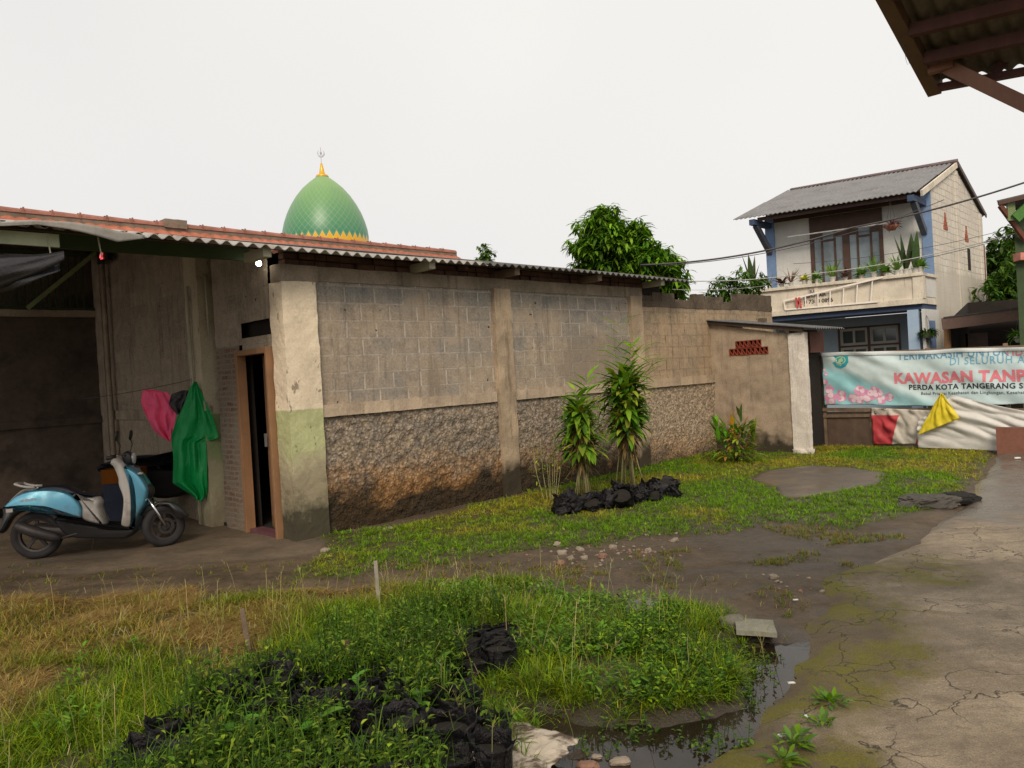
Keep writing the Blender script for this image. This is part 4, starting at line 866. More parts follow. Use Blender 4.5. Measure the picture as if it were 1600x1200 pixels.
# ================================================================== leaves, grass, plants
def leaf_mat():
    g = G('leaf'); a = g.attr('col'); c = g.mix(1., a, g.ramp(g.noise(9, 4, .6), (.3, .78), (.7, 1.18)), 'MULTIPLY'); g.done(c, .6, None, 0, .18)
    tl = g.n('ShaderNodeBsdfTranslucent', {'Color': g.mix(1., c, (1.1, 1.25, .5), 'MULTIPLY')}); mx_ = g.n('ShaderNodeMixShader', {0: .3}); g.t.links.new(g.b.outputs[0], mx_.inputs[1]); g.t.links.new(tl.outputs[0], mx_.inputs[2]); g.t.links.new(mx_.outputs[0], g.o.inputs[0]); return g.mat
M['leaf'] = leaf_mat()
def leaves(P, az, el, L, W, droop, C, seg=3, prof=None, fold=.0, base=None):
    "a batch of blades or leaves: root points, azimuth, elevation, length, width, droop (radians over the length), colour"
    n = len(P); az, el, L, W, droop = [np.broadcast_to(np.asarray(a, float), (n,)) for a in (az, el, L, W, droop)]
    C = np.broadcast_to(np.asarray(C, float), (n, 3)); prof = prof or ([1., .75, .4, 0.] if seg == 3 else list(np.sin(np.linspace(.12, 1, seg + 1) * np.pi) ** .8))
    side = np.stack([-np.sin(az), np.cos(az), np.zeros(n)], -1); cur = np.array(P, float); rows = []; cols = []
    for k in range(seg + 1):
        e = el - droop * (k / seg); d = np.stack([np.cos(e) * np.cos(az), np.cos(e) * np.sin(az), np.sin(e)], -1); up = np.stack([-np.sin(e) * np.cos(az), -np.sin(e) * np.sin(az), np.cos(e)], -1)
        w_ = (W * prof[k] / 2)[:, None]
        if fold: rows += [cur - side * w_ + up * w_ * fold, cur, cur + side * w_ + up * w_ * fold]
        else: rows += [cur - side * w_, cur + side * w_]
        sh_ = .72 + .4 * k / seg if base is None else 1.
        cols += [np.clip(C * sh_, 0, 1)] * (3 if fold else 2)
        cur = cur + d * (L / seg)[:, None]
    r = 3 if fold else 2; V_ = np.stack(rows, 1); K = V_.shape[1]; Cc = np.stack(cols, 1)
    fs = []
    for k in range(seg):
        for j in range(r - 1): a = k * r + j; fs.append((a, a + 1, a + r + 1, a + r))
    F_ = (np.arange(n)[:, None, None] * K + np.array(fs)[None]).reshape(-1, 4)
    return V_.reshape(-1, 3), F_, Cc.reshape(-1, 3)
class LB:
    def __init__(s): s.V = []; s.F = []; s.C = []; s.k = 0
    def add(s, t): V_, F_, C_ = t; s.V.append(V_); s.F.append(F_ + s.k); s.C.append(C_); s.k += len(V_); return s
    def build(s, name, parent=None): return np_mesh(name, np.vstack(s.V), np.vstack(s.F), M['leaf'], np.vstack(s.C), False, parent)
def U(a, b, n): return RNG.uniform(a, b, n)
def hue(n, *cs, jit=.18):
    cs = np.array(cs); k = RNG.integers(0, len(cs), n); c = cs[k] * (1 + RNG.normal(0, jit, n))[:, None] * (1 + RNG.normal(0, .07, (n, 3))); return np.clip(c, .004, 1)
def sample(poly, n, edge=0.):
    poly = np.asarray(poly)[:, :2]; lo, hi = poly.min(0) - .2, poly.max(0) + .2; out = []; tot = 0
    while tot < n:
        q = RNG.uniform(lo, hi, (n * 2, 2)); s_ = poly_sd(poly, q[:, 0], q[:, 1]) + (fbm(q[:, 0], q[:, 1], 3, 51) - .5) * edge; q = q[s_ > 0]; out.append(q); tot += len(q)
    return np.vstack(out)[:n]
def onground(q): return np.column_stack([q, ground_z(q[:, 0], q[:, 1]) - .004])
GREEN = (.12, .21, .006); YG = (.22, .26, .010); DRY = (.36, .23, .06); DK = (.04, .09, .005); LITE = (.22, .34, .014)

# lawn: short grass in tufts
def tufts(poly, n, per, spread, edge=0.):
    c_ = sample(poly, n // per, edge); k_ = np.repeat(np.arange(len(c_)), per); off = RNG.normal(0, 1, (len(k_), 2)) * spread; return c_[k_] + off, k_, np.arctan2(off[:, 1], off[:, 0]), np.hypot(off[:, 0], off[:, 1]) / spread
q, k_, az_t, rt = tufts(P_LAWN, 190000, 9, .017, .4); d = poly_sd(P_PAD, q[:, 0], q[:, 1]) + (fbm(q[:, 0], q[:, 1], 4, 61) - .5) * .3
ed = poly_sd(P_LAWN, q[:, 0], q[:, 1]) + (fbm(q[:, 0], q[:, 1], 3, 62) - .5) * .5; thin = fbm(q[:, 0], q[:, 1], 1.7, 63)
rnd = RNG.random(k_.max() + 1)[k_]; kk = (d < .0) & (rnd < np.clip(ed / .45 + .35, .08, 1) * np.clip((thin - .26) * 7, .55, 1)); kf = k_[kk]; q = q[kk]; az_t = az_t[kk]; rt = rt[kk]; thin = thin[kk]; P = onground(q); n = len(P)
yl = np.clip((fbm(q[:, 0], q[:, 1], .8, 65) - .46) * 5 + (q[:, 0] - 2) * .15, 0, 1)[:, None]; tone = (RNG.normal(1, .2, k_.max() + 1)[kf])[:, None].clip(.5, 1.6)
Cg = (hue(n, (.14, .28, .008), (.11, .22, .006), (.20, .33, .012)) * (1 - yl) + hue(n, (.36, .37, .015), (.44, .34, .05), (.26, .33, .01), (.30, .20, .05)) * yl) * tone
hs_ = RNG.lognormal(0, .35, k_.max() + 1)[kf].clip(.5, 2.2)
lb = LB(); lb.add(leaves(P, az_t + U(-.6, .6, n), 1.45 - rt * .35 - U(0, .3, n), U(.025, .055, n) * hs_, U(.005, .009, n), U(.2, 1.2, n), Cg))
q = sample(P_LAWN, 2600, .4); q = q[(poly_sd(P_PAD, q[:, 0], q[:, 1]) < -.05) & (fbm(q[:, 0], q[:, 1], 2.2, 67) > .5)]; P = onground(q); n = len(P)
for j in range(4): lb.add(leaves(P, U(0, 6.3, n), U(.1, .8, n), U(.02, .05, n), U(.012, .024, n), U(.2, 1., n), hue(n, (.12, .26, .02), (.09, .19, .015), (.26, .28, .04)), seg=3, prof=[.3, 1., .8, 0.], base=1))
tag(lb.build('lawn_grass'), 'short green and yellowish grass strip along the wall and round the cement pad', 'grass', kind='stuff')
q, k_, az_t, rt = tufts(P_SPARSE, 12000, 12, .02, .9); kk = (fbm(q[:, 0], q[:, 1], 2.2, 71) > .5) & (RNG.random(k_.max() + 1)[k_] < .6); q = q[kk]
q2, k2_, a2, r2 = tufts(gp([(480, 880), (700, 880), (860, 872), (1060, 860), (1180, 900), (1290, 940), (1200, 985), (1000, 935), (700, 905), (500, 915), (420, 905)]), 9000, 12, .02, .6); kk2 = fbm(q2[:, 0], q2[:, 1], 2.8, 73) > .57
q3, k3_, a3, r3 = tufts(gp([(0, 880), (300, 885), (480, 880), (500, 925), (0, 950)]), 2200, 9, .02, .4); kk3 = RNG.random(k3_.max() + 1)[k3_] < .35
P = onground(np.vstack([q, q2[kk2], q3[kk3]])); n = len(P)
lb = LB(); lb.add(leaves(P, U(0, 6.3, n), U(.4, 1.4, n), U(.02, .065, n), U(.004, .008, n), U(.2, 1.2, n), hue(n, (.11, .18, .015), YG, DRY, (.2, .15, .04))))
tag(lb.build('sparse_grass'), 'thin scattered grass tufts on the muddy driveway edge', 'grass', kind='stuff')

# foreground grass: tufted, straw-coloured along the driveway and at the far left, green towards the right
P_STRAW = gp([(-260, 940), (0, 940), (330, 930), (640, 915), (660, 940), (500, 962), (440, 1000), (360, 1035), (230, 1010), (110, 1035), (60, 1100), (0, 1220), (-260, 1300)])
q, k_, az_t, rt = tufts(P_NEAR, 190000, 12, .024, .45); cidx = k_; bagd = poly_sd(P_BAGS, q[:, 0], q[:, 1]); dn = fbm(q[:, 0], q[:, 1], 1.6, 81); rnd = RNG.random(k_.max() + 1)[k_]
sds = poly_sd(P_STRAW, q[:, 0], q[:, 1]); straw = np.clip(sds / .5 + .5 + (fbm(q[:, 0], q[:, 1], 2.2, 83) - .5) * 2.6, 0, 1)
kk = (bagd < .02) | (rnd < .13); wd = poly_sd(P_WATER, q[:, 0], q[:, 1]); kk &= (wd < .02) | (rnd < .10)
kk &= rnd < np.clip((dn - .24) * 4.5, .25, 1) * np.where(straw > .5, .42, 1); q = q[kk]; dn = dn[kk]; kf = k_[kk]; az_t = az_t[kk]; rt = rt[kk]; straw = straw[kk][:, None]; P = onground(q); n = len(P)
tone = (RNG.normal(1, .22, k_.max() + 1)[kf])[:, None].clip(.45, 1.7)
Cg = (hue(n, GREEN, (.17, .25, .008), LITE, (.06, .12, .005), (.26, .29, .010), jit=.22) * (1 - straw) + hue(n, (.30, .28, .03), DRY, (.40, .28, .09), (.17, .21, .015), (.20, .14, .04), (.34, .27, .06), jit=.28) * straw) * tone
mound = np.clip(poly_sd(gp([(800, 960), (1130, 960), (1150, 1090), (820, 1110)]), q[:, 0], q[:, 1]) / .3 + .5, 0, 1)
hgt = U(.05, .12, n) * RNG.lognormal(0, .3, k_.max() + 1)[kf].clip(.5, 2.) * np.clip(.35 + dn * 1.3, .5, 1.2) * (1 + .35 * mound)
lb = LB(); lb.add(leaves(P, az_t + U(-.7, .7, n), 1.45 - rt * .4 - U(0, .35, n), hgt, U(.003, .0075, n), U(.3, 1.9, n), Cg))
# matted dry straw lying down
qs = sample(P_STRAW, 60000, .6); qs = qs[fbm(qs[:, 0], qs[:, 1], 2.5, 87) > .42]; P = onground(qs); n = len(P); P[:, 2] += U(0, .035, n); flow = fbm(qs[:, 0], qs[:, 1], 1.5, 88) * 12
lb.add(leaves(P, flow + RNG.normal(0, .6, n), U(-.15, .3, n), U(.08, .22, n), U(.0025, .005, n), U(-.2, .5, n), hue(n, (.46, .31, .10), (.55, .38, .15), (.34, .23, .07), (.24, .14, .05))))
qs = sample(P_NEAR, 5200, .4); qs = qs[(poly_sd(P_BAGS, qs[:, 0], qs[:, 1]) < .0) & (poly_sd(P_STRAW, qs[:, 0], qs[:, 1]) < -.1) & (fbm(qs[:, 0], qs[:, 1], 2.0, 89) > .5) & (poly_sd(P_WATER, qs[:, 0], qs[:, 1]) < 0)]; P = onground(qs); n = len(P)
for j in range(5): lb.add(leaves(P + [0, 0, .03 + .015 * j], U(0, 6.3, n), U(.0, .9, n), U(.02, .05, n), U(.010, .02, n), U(.2, 1., n), hue(n, (.12, .24, .02), (.08, .18, .012), (.16, .28, .03)), seg=3, prof=[.3, 1., .8, 0.], base=1))
tag(lb.build('meadow_grass'), 'tall mixed foreground grass, dry and yellow at the left and lush green at the right', 'grass', kind='stuff')
# tall seed stalks
q = sample(P_NEAR, 520); q = q[poly_sd(P_BAGS, q[:, 0], q[:, 1]) < .3]; P = onground(q); n = len(P); az = U(0, 6.3, n); el = U(1.15, 1.5, n); L_ = U(.16, .36, n); dr = U(.1, .5, n)
lb = LB(); lb.add(leaves(P, az, el, L_, np.full(n, .0035), dr, hue(n, (.38, .32, .14), (.28, .28, .08)), prof=[1, .9, .8, .6]))
e = el - dr * .5; T = P + np.stack([np.cos(e) * np.cos(az), np.cos(e) * np.sin(az), np.sin(e)], -1) * L_[:, None]
for j in range(3): lb.add(leaves(T - [0, 0, .015], az + (j - 1) * 1.3 + U(-.3, .3, n), U(.4, 1.1, n), U(.03, .07, n), np.full(n, .003), U(0, .6, n), hue(n, (.42, .36, .18), (.33, .32, .1)), prof=[1, .9, .8, .4]))
tag(lb.build('seed_stalks'), 'thin pale seed stalks standing above the foreground grass', 'grass stalks', kind='stuff')
# broad-leaved weeds over and around the nursery bags, and on the green mound
def weeds(q, zb, nl, Lr, Wr, Cs, hr=(.05, .3)):
    n = len(q); z0 = ground_z(q[:, 0], q[:, 1]) + zb; lb = LB()
    h = U(*hr, n); lz = U(0, 6.3, n); lean = U(0, .3, n)
    st = np.column_stack([q, z0]); lb.add(leaves(st, lz, 1.5 - lean, h, np.full(n, .005), np.zeros(n), hue(n, (.05, .09, .015)), prof=[1, .9, .8, .7]))
    for j in range(nl):
        t = U(.25, 1.0, n); e = 1.5 - lean; p = st + np.stack([np.cos(e) * np.cos(lz), np.cos(e) * np.sin(lz), np.sin(e)], -1) * (h * t)[:, None]
        L_ = U(*Lr, n) * (1.15 - .5 * t); lb.add(leaves(p, U(0, 6.3, n), U(-.1, .9, n), L_, L_ * U(*Wr, n), U(.4, 1.5, n), hue(n, *Cs, jit=.25), seg=4, prof=[.12, .8, 1., .62, 0.], fold=.25, base=1))
    return lb
OPEN = [(gnd(a, b, .2)[:2], r) for a, b, r in ((720, 985, .15), (790, 1000, .1), (430, 1110, .26), (310, 1150, .16), (735, 1130, .2), (690, 1170, .16), (560, 1165, .14), (770, 1110, .14), (620, 1100, .1))]
def opened(q): return np.any([np.hypot(q[:, 0] - c_[0], (q[:, 1] - c_[1]) * .7) + (fbm(q[:, 0], q[:, 1], 7, 93) - .5) * .2 < r * .98 for c_, r in OPEN], axis=0)
q = sample(np.vstack([P_BAGS[:-4], P_BAGS[-4:]]), 2900, .7); dn = fbm(q[:, 0], q[:, 1], 2.6, 91); q = q[(dn > .42) & (~opened(q) | (RNG.random(len(q)) < .3))]
wl_ = weeds(q, .12, 8, (.02, .055), (.3, .5), ((.05, .10, .007), (.07, .14, .010), (.12, .21, .015), (.20, .27, .02)), (.08, .28)); 
q = sample(P_BAGS, 5200, .5); dn = fbm(q[:, 0], q[:, 1], 2.6, 91); q = q[(dn > .40) & (~opened(q) | (RNG.random(len(q)) < .25))]; n = len(q); P = onground(q); P[:, 2] += U(.14, .26, n)
wl_.add(leaves(P, U(0, 6.3, n), U(.5, 1.4, n), U(.08, .22, n), U(.004, .008, n), U(.5, 1.8, n), hue(n, (.08, .18, .01), (.06, .14, .01), (.14, .24, .015), DK)))
tag(wl_.build('bag_weeds'), 'tangle of dark green weeds sprouting from the black nursery bags', 'weeds', kind='stuff')
q = sample(gp([(790, 985), (1000, 950), (1120, 975), (1150, 1040), (1130, 1095), (1000, 1110), (850, 1105), (800, 1060)]), 1500, .3); q = q[fbm(q[:, 0], q[:, 1], 2.4, 97) > .58]
w2 = weeds(q, .0, 7, (.02, .05), (.4, .75), (GREEN, (.08, .19, .015), (.05, .12, .01), LITE), (.05, .17))
q = sample(gp([(1030, 1010), (1160, 1000), (1190, 1050), (1100, 1160), (930, 1160), (900, 1120)]), 330, .8); w3 = weeds(q, -.02, 6, (.018, .04), (.4, .7), ((.07, .14, .015), (.12, .19, .03), (.05, .1, .01)), (.04, .13))
for a, b, c in zip(w3.V, w3.F, w3.C): w2.V.append(a); w2.F.append(b + w2.k); w2.C.append(c)
tag(w2.build('clover_weeds'), 'low leafy weeds on the green mound running down to the puddle', 'weeds', kind='stuff')
# a few small weeds rooted in the concrete
def weed_clump(name, label, x, y, r, n, Cs, cat='weed', group=None, L=(.03, .07), zb=.015):
    c = gnd(x, y); o = thing(name, label, cat, (c[0], c[1], zb), 0, group); a = U(0, 6.3, n); rr = U(0, r, n); P = np.column_stack([np.cos(a) * rr, np.sin(a) * rr, U(0, .02, n)])
    Ls = U(*L, n); LB().add(leaves(P, a + U(-.6, .6, n), U(.1, 1.2, n), Ls, Ls * .38, U(.3, 1.2, n), hue(n, *Cs), seg=4, prof=[.15, .8, 1., .6, 0.], fold=.2, base=1)).build('leaves', o); return o
for x, y, s_, lab in ((1298, 1102, 1., 'small green weed in a crack of the concrete, farthest from the camera of four'), (1285, 1138, .8, 'small flat weed on the mossy concrete just below the crack weed'), (1240, 1168, 1.1, 'leafy creeping weed with pale tips on the mossy concrete'), (1225, 1196, .9, 'small weed at the lower picture edge on the mossy concrete')):
    weed_clump('weed', lab, x, y, .06 * s_, int(34 * s_), (GREEN, (.1, .2, .03)), group='weeds growing on the concrete')
for x, y, lab in ((690, 1095, 'tall seedling with two broad pale green leaves among the black bags'), (655, 1150, 'bright leafed seedling at the foot of the weed tangle'), (380, 1195, 'broad heart-leaved plant at the bottom left of the bags'), (505, 1192, 'broad-leaved seedling at the bottom middle of the bags'), (560, 1120, 'lanky long-leaved seedling in the middle of the bags')):
    c = gnd(x, y, .1); o = thing('seedling', lab, 'plant', (c[0], c[1], .0), 0, 'broad-leaved seedlings among the bags'); n = 9
    MB().tube([(0, 0, 0), (.01, .0, .16), (.0, .01, .30)], [.006, .005, .003], 6).build('stem', plain('weed stem', (.06, .1, .03), .6), o, smooth=True)
    a = np.arange(n) * 2.4; P = np.column_stack([np.zeros(n), np.zeros(n), .16 + .015 * np.arange(n)]); Ls = U(.06, .12, n)
    LB().add(leaves(P, a, U(.1, .9, n), Ls, Ls * .5, U(.2, .9, n), hue(n, (.10, .25, .03), (.08, .2, .02)), seg=5, prof=[.12, .7, 1., .9, .5, 0.], fold=.22, base=1)).build('leaves', o)

# ---- trees
bark = plain('bark', (.10, .08, .06), .9, .3, 6, bump=.6, bd=.02)
def crown(lb, blobs, ncl, per, L, Wf, Cs, el=(-.9, .35), rs=.3):
    for (cx, cy, cz, rx_, ry_, rz_) in blobs:
        m_ = int(ncl * rx_ * rz_ / .5); v = RNG.normal(size=(m_, 3)); v /= np.linalg.norm(v, axis=1)[:, None]; r = RNG.random(m_) ** rs
        P = np.array([cx, cy, cz]) + v * r[:, None] * [rx_, ry_, rz_] * (1 + .22 * np.sin(v[:, :1] * 7 + v[:, 2:] * 9)); P = np.repeat(P, per, 0); n = len(P)
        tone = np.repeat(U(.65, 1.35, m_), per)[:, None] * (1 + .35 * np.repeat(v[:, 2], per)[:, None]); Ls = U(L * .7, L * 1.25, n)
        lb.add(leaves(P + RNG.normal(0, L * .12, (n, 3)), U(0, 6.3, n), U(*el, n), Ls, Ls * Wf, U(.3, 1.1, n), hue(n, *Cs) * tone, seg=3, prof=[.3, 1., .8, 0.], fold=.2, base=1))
def tree(name, label, x, y, blobs, ncl, per, L, Wf, Cs, trunk_r=.14, group=None, **kw):
    o = thing(name, label, 'tree', (x, y, 0), 0, group); lb = LB(); crown(lb, blobs, ncl, per, L, Wf, Cs, **kw); lb.build('crown', o); m = MB(); top = max(b[2] for b in blobs)
    bz = min(b[2] for b in blobs); m.tube([(0, 0, -.1), (.05, 0, bz * .5), (0, .05, bz)], [trunk_r, trunk_r * .85, trunk_r * .7], 10)
    for b in blobs: m.tube([(0, .05, bz * .85), (b[0] * .5, b[1] * .5, (bz + b[2]) / 2), (b[0], b[1], b[2])], [trunk_r * .55, trunk_r * .35, trunk_r * .12], 6)
    m.build('trunk', bark, o, smooth=True); return o
tx, ty = 2.85, 18.
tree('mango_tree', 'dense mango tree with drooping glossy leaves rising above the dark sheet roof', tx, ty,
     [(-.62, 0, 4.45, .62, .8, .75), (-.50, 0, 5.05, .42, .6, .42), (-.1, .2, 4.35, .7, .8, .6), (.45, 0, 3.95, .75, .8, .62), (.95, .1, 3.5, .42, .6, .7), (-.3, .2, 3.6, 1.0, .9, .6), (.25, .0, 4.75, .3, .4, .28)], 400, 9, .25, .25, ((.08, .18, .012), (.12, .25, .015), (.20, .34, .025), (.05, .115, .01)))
tree('bushy_tree', 'small bushy tree between boundary wall and house balcony', 5.85, 19.5, [(-.35, 0, 3.35, .5, .5, .42), (.2, 0, 3.55, .5, .5, .42), (-.1, .1, 3.0, .7, .6, .4)], 260, 7, .17, .3, ((.06, .13, .02), (.1, .18, .03), (.04, .09, .012)), .08)
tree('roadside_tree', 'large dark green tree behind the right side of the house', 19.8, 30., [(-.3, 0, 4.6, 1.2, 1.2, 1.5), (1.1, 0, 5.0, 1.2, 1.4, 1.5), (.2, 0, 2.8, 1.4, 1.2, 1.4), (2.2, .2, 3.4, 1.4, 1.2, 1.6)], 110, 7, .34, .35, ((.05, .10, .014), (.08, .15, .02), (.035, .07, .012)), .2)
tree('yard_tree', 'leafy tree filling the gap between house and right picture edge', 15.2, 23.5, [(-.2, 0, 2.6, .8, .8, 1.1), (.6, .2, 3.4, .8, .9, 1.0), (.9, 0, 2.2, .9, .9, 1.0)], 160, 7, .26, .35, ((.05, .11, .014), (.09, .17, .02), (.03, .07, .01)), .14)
tree('distant_tree', 'tip of a far tree poking above the end of the tiled ridge', -.6, 24., [(0, 0, 5.3, .25, .3, .42), (-.2, .1, 4.9, .4, .4, .4), (-1.0, .1, 5.15, .2, .3, .28)], 300, 7, .16, .4, ((.06, .12, .02), (.1, .16, .03)), .08)
tree('distant_tree', 'low far tree top showing just left of the mango tree', .9, 21., [(0, 0, 4.15, .35, .4, .3), (.5, .1, 4.1, .35, .4, .26), (-.9, .1, 4.1, .25, .4, .2)], 300, 7, .16, .4, ((.07, .13, .02), (.1, .18, .03)), .08)

# ---- galangal plants bound to canes, beside the wall
cane = plain('cane', (.30, .27, .13), .6, .25, 8, streak=True); deadc = ((.16, .10, .04), (.24, .16, .06), (.10, .07, .03))
def galangal(label, x, y, ht, spread, n1, top, seed):
    c = gnd(x, y); o = thing('galangal_plant', label, 'plant', (c[0], c[1], 0), 0, 'tall ginger-like plants bound upright by the wall')
    m = MB()
    for k in range(17):
        a = random.uniform(0, 6.3); r = spread * random.uniform(.2, 1.1); hh = ht * random.uniform(.55, .95)
        m.tube([(r * 1.1 * math.cos(a), r * math.sin(a), 0), (r * .5 * math.cos(a), r * .5 * math.sin(a), hh * .5), (r * .25 * math.cos(a + 1), r * .3 * math.sin(a + 1), hh)], [.007, .006, .004], 6)
    m.build('canes', cane, o, smooth=True)
    lb = LB(); t = U(.50, 1., n1); a = U(0, 6.3, n1); rr = U(.02, spread * .8, n1); P = np.column_stack([np.cos(a) * rr, np.sin(a) * rr, ht * t]); Ls = U(.18, .36, n1)
    lb.add(leaves(P, a + U(-.5, .5, n1), U(-.5, 1.1, n1), Ls, Ls * U(.2, .3, n1), U(.3, 1.6, n1), hue(n1, (.10, .22, .012), (.17, .30, .02), (.05, .12, .01), (.28, .32, .03)), seg=5, prof=[.1, .7, 1., .85, .5, 0.], fold=.2, base=1))
    nd = int(n1 * .7); t = U(.38, .85, nd); a = U(0, 6.3, nd); P = np.column_stack([np.cos(a) * .07, np.sin(a) * .07, ht * t]); Ls = U(.12, .3, nd)
    lb.add(leaves(P, a, U(-1.4, -.5, nd), Ls, Ls * .14, U(0, .5, nd), hue(nd, *deadc), seg=4, prof=[.3, .9, .8, .4, 0.], fold=.3, base=1)); lb.build('foliage', o)
    for (sx, sy, sh_, lz) in top:                               # leafy top shoots with opposite blades
        lb = LB(); k = 13; tt = np.linspace(.35, 1, k); P = np.column_stack([sx * tt, sy * tt, ht * .75 + (sh_ - ht * .75) * tt]); Ls = U(.30, .44, k) * (1.1 - .3 * tt); az_ = np.where(np.arange(k) % 2 == 0, lz, lz + math.pi) + U(-.25, .25, k)
        lb.add(leaves(P, az_, U(.35, .95, k), Ls, Ls * .2, U(.3, .9, k), hue(k, (.22, .38, .03), (.30, .42, .04), (.18, .33, .02)), seg=6, prof=[.1, .6, 1., .95, .7, .35, 0.], fold=.2, base=1)); fo = lb.build('shoot', o)
    return o
galangal('tall bound galangal plant with yellowish top shoots, taller of the pair by the wall', 985, 766, 1.50,  .19, 430, ((-.02, .0, 2.22, .1), (.26, -.05, 1.86, .2), (.16, .1, 1.90, .6), (-.10, .0, 1.90, 2.9), (.38, .0, 1.66, -.2)), 1)
galangal('shorter bound galangal plant with dark leaves, nearer and left of its taller twin', 913, 782, 1.15, .13, 260, ((.12, .0, 1.50, .6), (-.03, .05, 1.36, 2.2)), 2)
c = gnd(860, 790); o = thing('yellow_weed', 'wispy yellowing weed leaning on the rough wall left of the bound plants', 'plant', (c[0] + .02, c[1] + .25, 0)); n = 120; P = np.column_stack([U(-.2, .22, n), U(-.1, .1, n), U(.15, .78, n)])
LB().add(leaves(P, U(0, 6.3, n), U(-.3, 1., n), U(.04, .09, n), U(.015, .03, n), U(.2, 1., n), hue(n, (.18, .24, .03), (.36, .34, .03), (.10, .16, .02)), seg=3, prof=[.3, 1., .8, 0.], fold=.2, base=1)).build('leaves', o); m = MB()
for k in range(9): a = random.uniform(-.2, .2); m.tube([(a * .4, 0, 0), (a * .8, .03, .35), (a, random.uniform(-.08, .1), random.uniform(.5, .78))], .004, 5)
m.build('stems', cane, o)
# croton bush
c = gnd(1152, 724); o = thing('croton_bush', 'croton bush with green, yellow and orange leaves by the shed corner', 'bush', (c[0], c[1], 0)); m = MB()
for k in range(12): a = k * .52; m.tube([(0, 0, 0), (.1 * math.cos(a), .1 * math.sin(a), .25), (.24 * math.cos(a), .2 * math.sin(a), random.uniform(.4, .6))], [.012, .008, .005], 6)
m.build('stems', bark, o, smooth=True); lb = LB(); n = 420; a = U(0, 6.3, n); rr = U(.05, .36, n); zz = U(.08, .62, n); P = np.column_stack([np.cos(a) * rr, np.sin(a) * rr * .8, zz]); Ls = U(.09, .2, n)
lb.add(leaves(P, a + U(-.5, .5, n), U(-.3, 1.1, n), Ls, Ls * .26, U(.2, 1.2, n), hue(n, (.12, .24, .012), (.17, .32, .02), (.28, .34, .03), (.34, .17, .05), (.07, .15, .01)), seg=5, prof=[.15, .8, 1., .85, .5, 0.], fold=.2, base=1))
for (sx, z1, cc, k) in ((-.36, .86, (.13, .32, .02), 12), (-.20, .84, (.15, .34, .02), 10), (.12, .98, (.08, .15, .03), 5), (-.05, .92, (.5, .26, .02), 8), (.35, .70, (.16, .24, .02), 9)):
    P = np.column_stack([np.full(k, sx * .8), U(-.05, .05, k), U(.32, z1 - .25, k)]); lb.add(leaves(P, U(0, 6.3, k), U(.9, 1.5, k), U(.2, .32, k), U(.045, .07, k), U(0, .5, k), hue(k, cc, jit=.1), seg=5, prof=[.2, .8, 1., .85, .5, 0.], fold=.2, base=1))
lb.build('foliage', o)
q = sample(gp([(1195, 680), (1235, 680), (1238, 703), (1190, 706)]), 260); lb = weeds(q + [0, 0], 0, 6, (.03, .06), (.4, .6), ((.04, .1, .01), (.07, .15, .015)), (.05, .22)); tag(lb.build('wall_weeds'), 'dark leafy weeds at the foot of the shed', 'weeds', kind='stuff')

# ================================================================== things on the house balcony
pot_w = plain('white pot', (.55, .53, .48), .6, .12, 8); pot_c = plain('clay pot', (.35, .13, .07), .8, .2, 8)
def hworld(u, v, z):
    p = Matrix.Rotation(HR, 3, 'Z') @ Vector(H(u, v, z)); return (p.x + HN[0], p.y + HN[1], p.z)
def potted(label, u, kind, s_=1., pot=pot_w, v=-1.31, z=3.672):
    o = thing('potted_plant', label, 'potted plant', hworld(u, v, z), HR, 'potted plants along the balcony parapet'); r = .075 * s_; h = .10 * s_
    MB().lathe([(0, 0), (r * .75, 0), (r, h), (r * 1.1, h), (r * 1.1, h + .02), (r * .9, h + .02), (r * .85, h - .01), (0, h - .01)], n=14).build('pot', pot, o, smooth=False)
    lb = LB(); P0_ = [0, 0, h]
    def L_(n, el, L, W, dr, cs, **kw): a = U(0, 6.3, n); P = np.array(P0_) + np.column_stack([np.cos(a) * .03, np.sin(a) * .03, U(0, .04, n)]); lb.add(leaves(P, a, U(*el, n), U(*L, n) * 1.6, U(*W, n) * 1.9, U(*dr, n), hue(n, *cs) * 1.25, seg=4, prof=[.6, 1, .85, .5, 0.], fold=.15, base=1))
    if kind == 'spiky': L_(26, (.5, 1.5), (.18, .36), (.02, .035), (0, .4), ((.14, .25, .04), (.2, .32, .06)))
    elif kind == 'sword': L_(6, (1.25, 1.5), (.38, .62), (.07, .11), (-.1, .15), ((.05, .08, .03), (.09, .1, .05)))
    elif kind == 'bush': L_(60, (-.1, 1.4), (.08, .2), (.03, .06), (.2, 1.2), ((.12, .24, .03), (.18, .3, .05)))
    elif kind == 'yellow': L_(60, (-.1, 1.4), (.06, .16), (.03, .06), (.2, 1.), ((.5, .42, .04), (.55, .5, .08)))
    elif kind == 'purple': L_(34, (.0, 1.3), (.10, .22), (.03, .06), (.3, 1.2), ((.12, .04, .06), (.16, .08, .08), (.08, .1, .05)))
    elif kind == 'airy': L_(22, (.5, 1.4), (.2, .4), (.012, .02), (.2, 1.), ((.14, .16, .12), (.2, .18, .14), (.3, .1, .1)))
    lb.build('foliage', o); return o
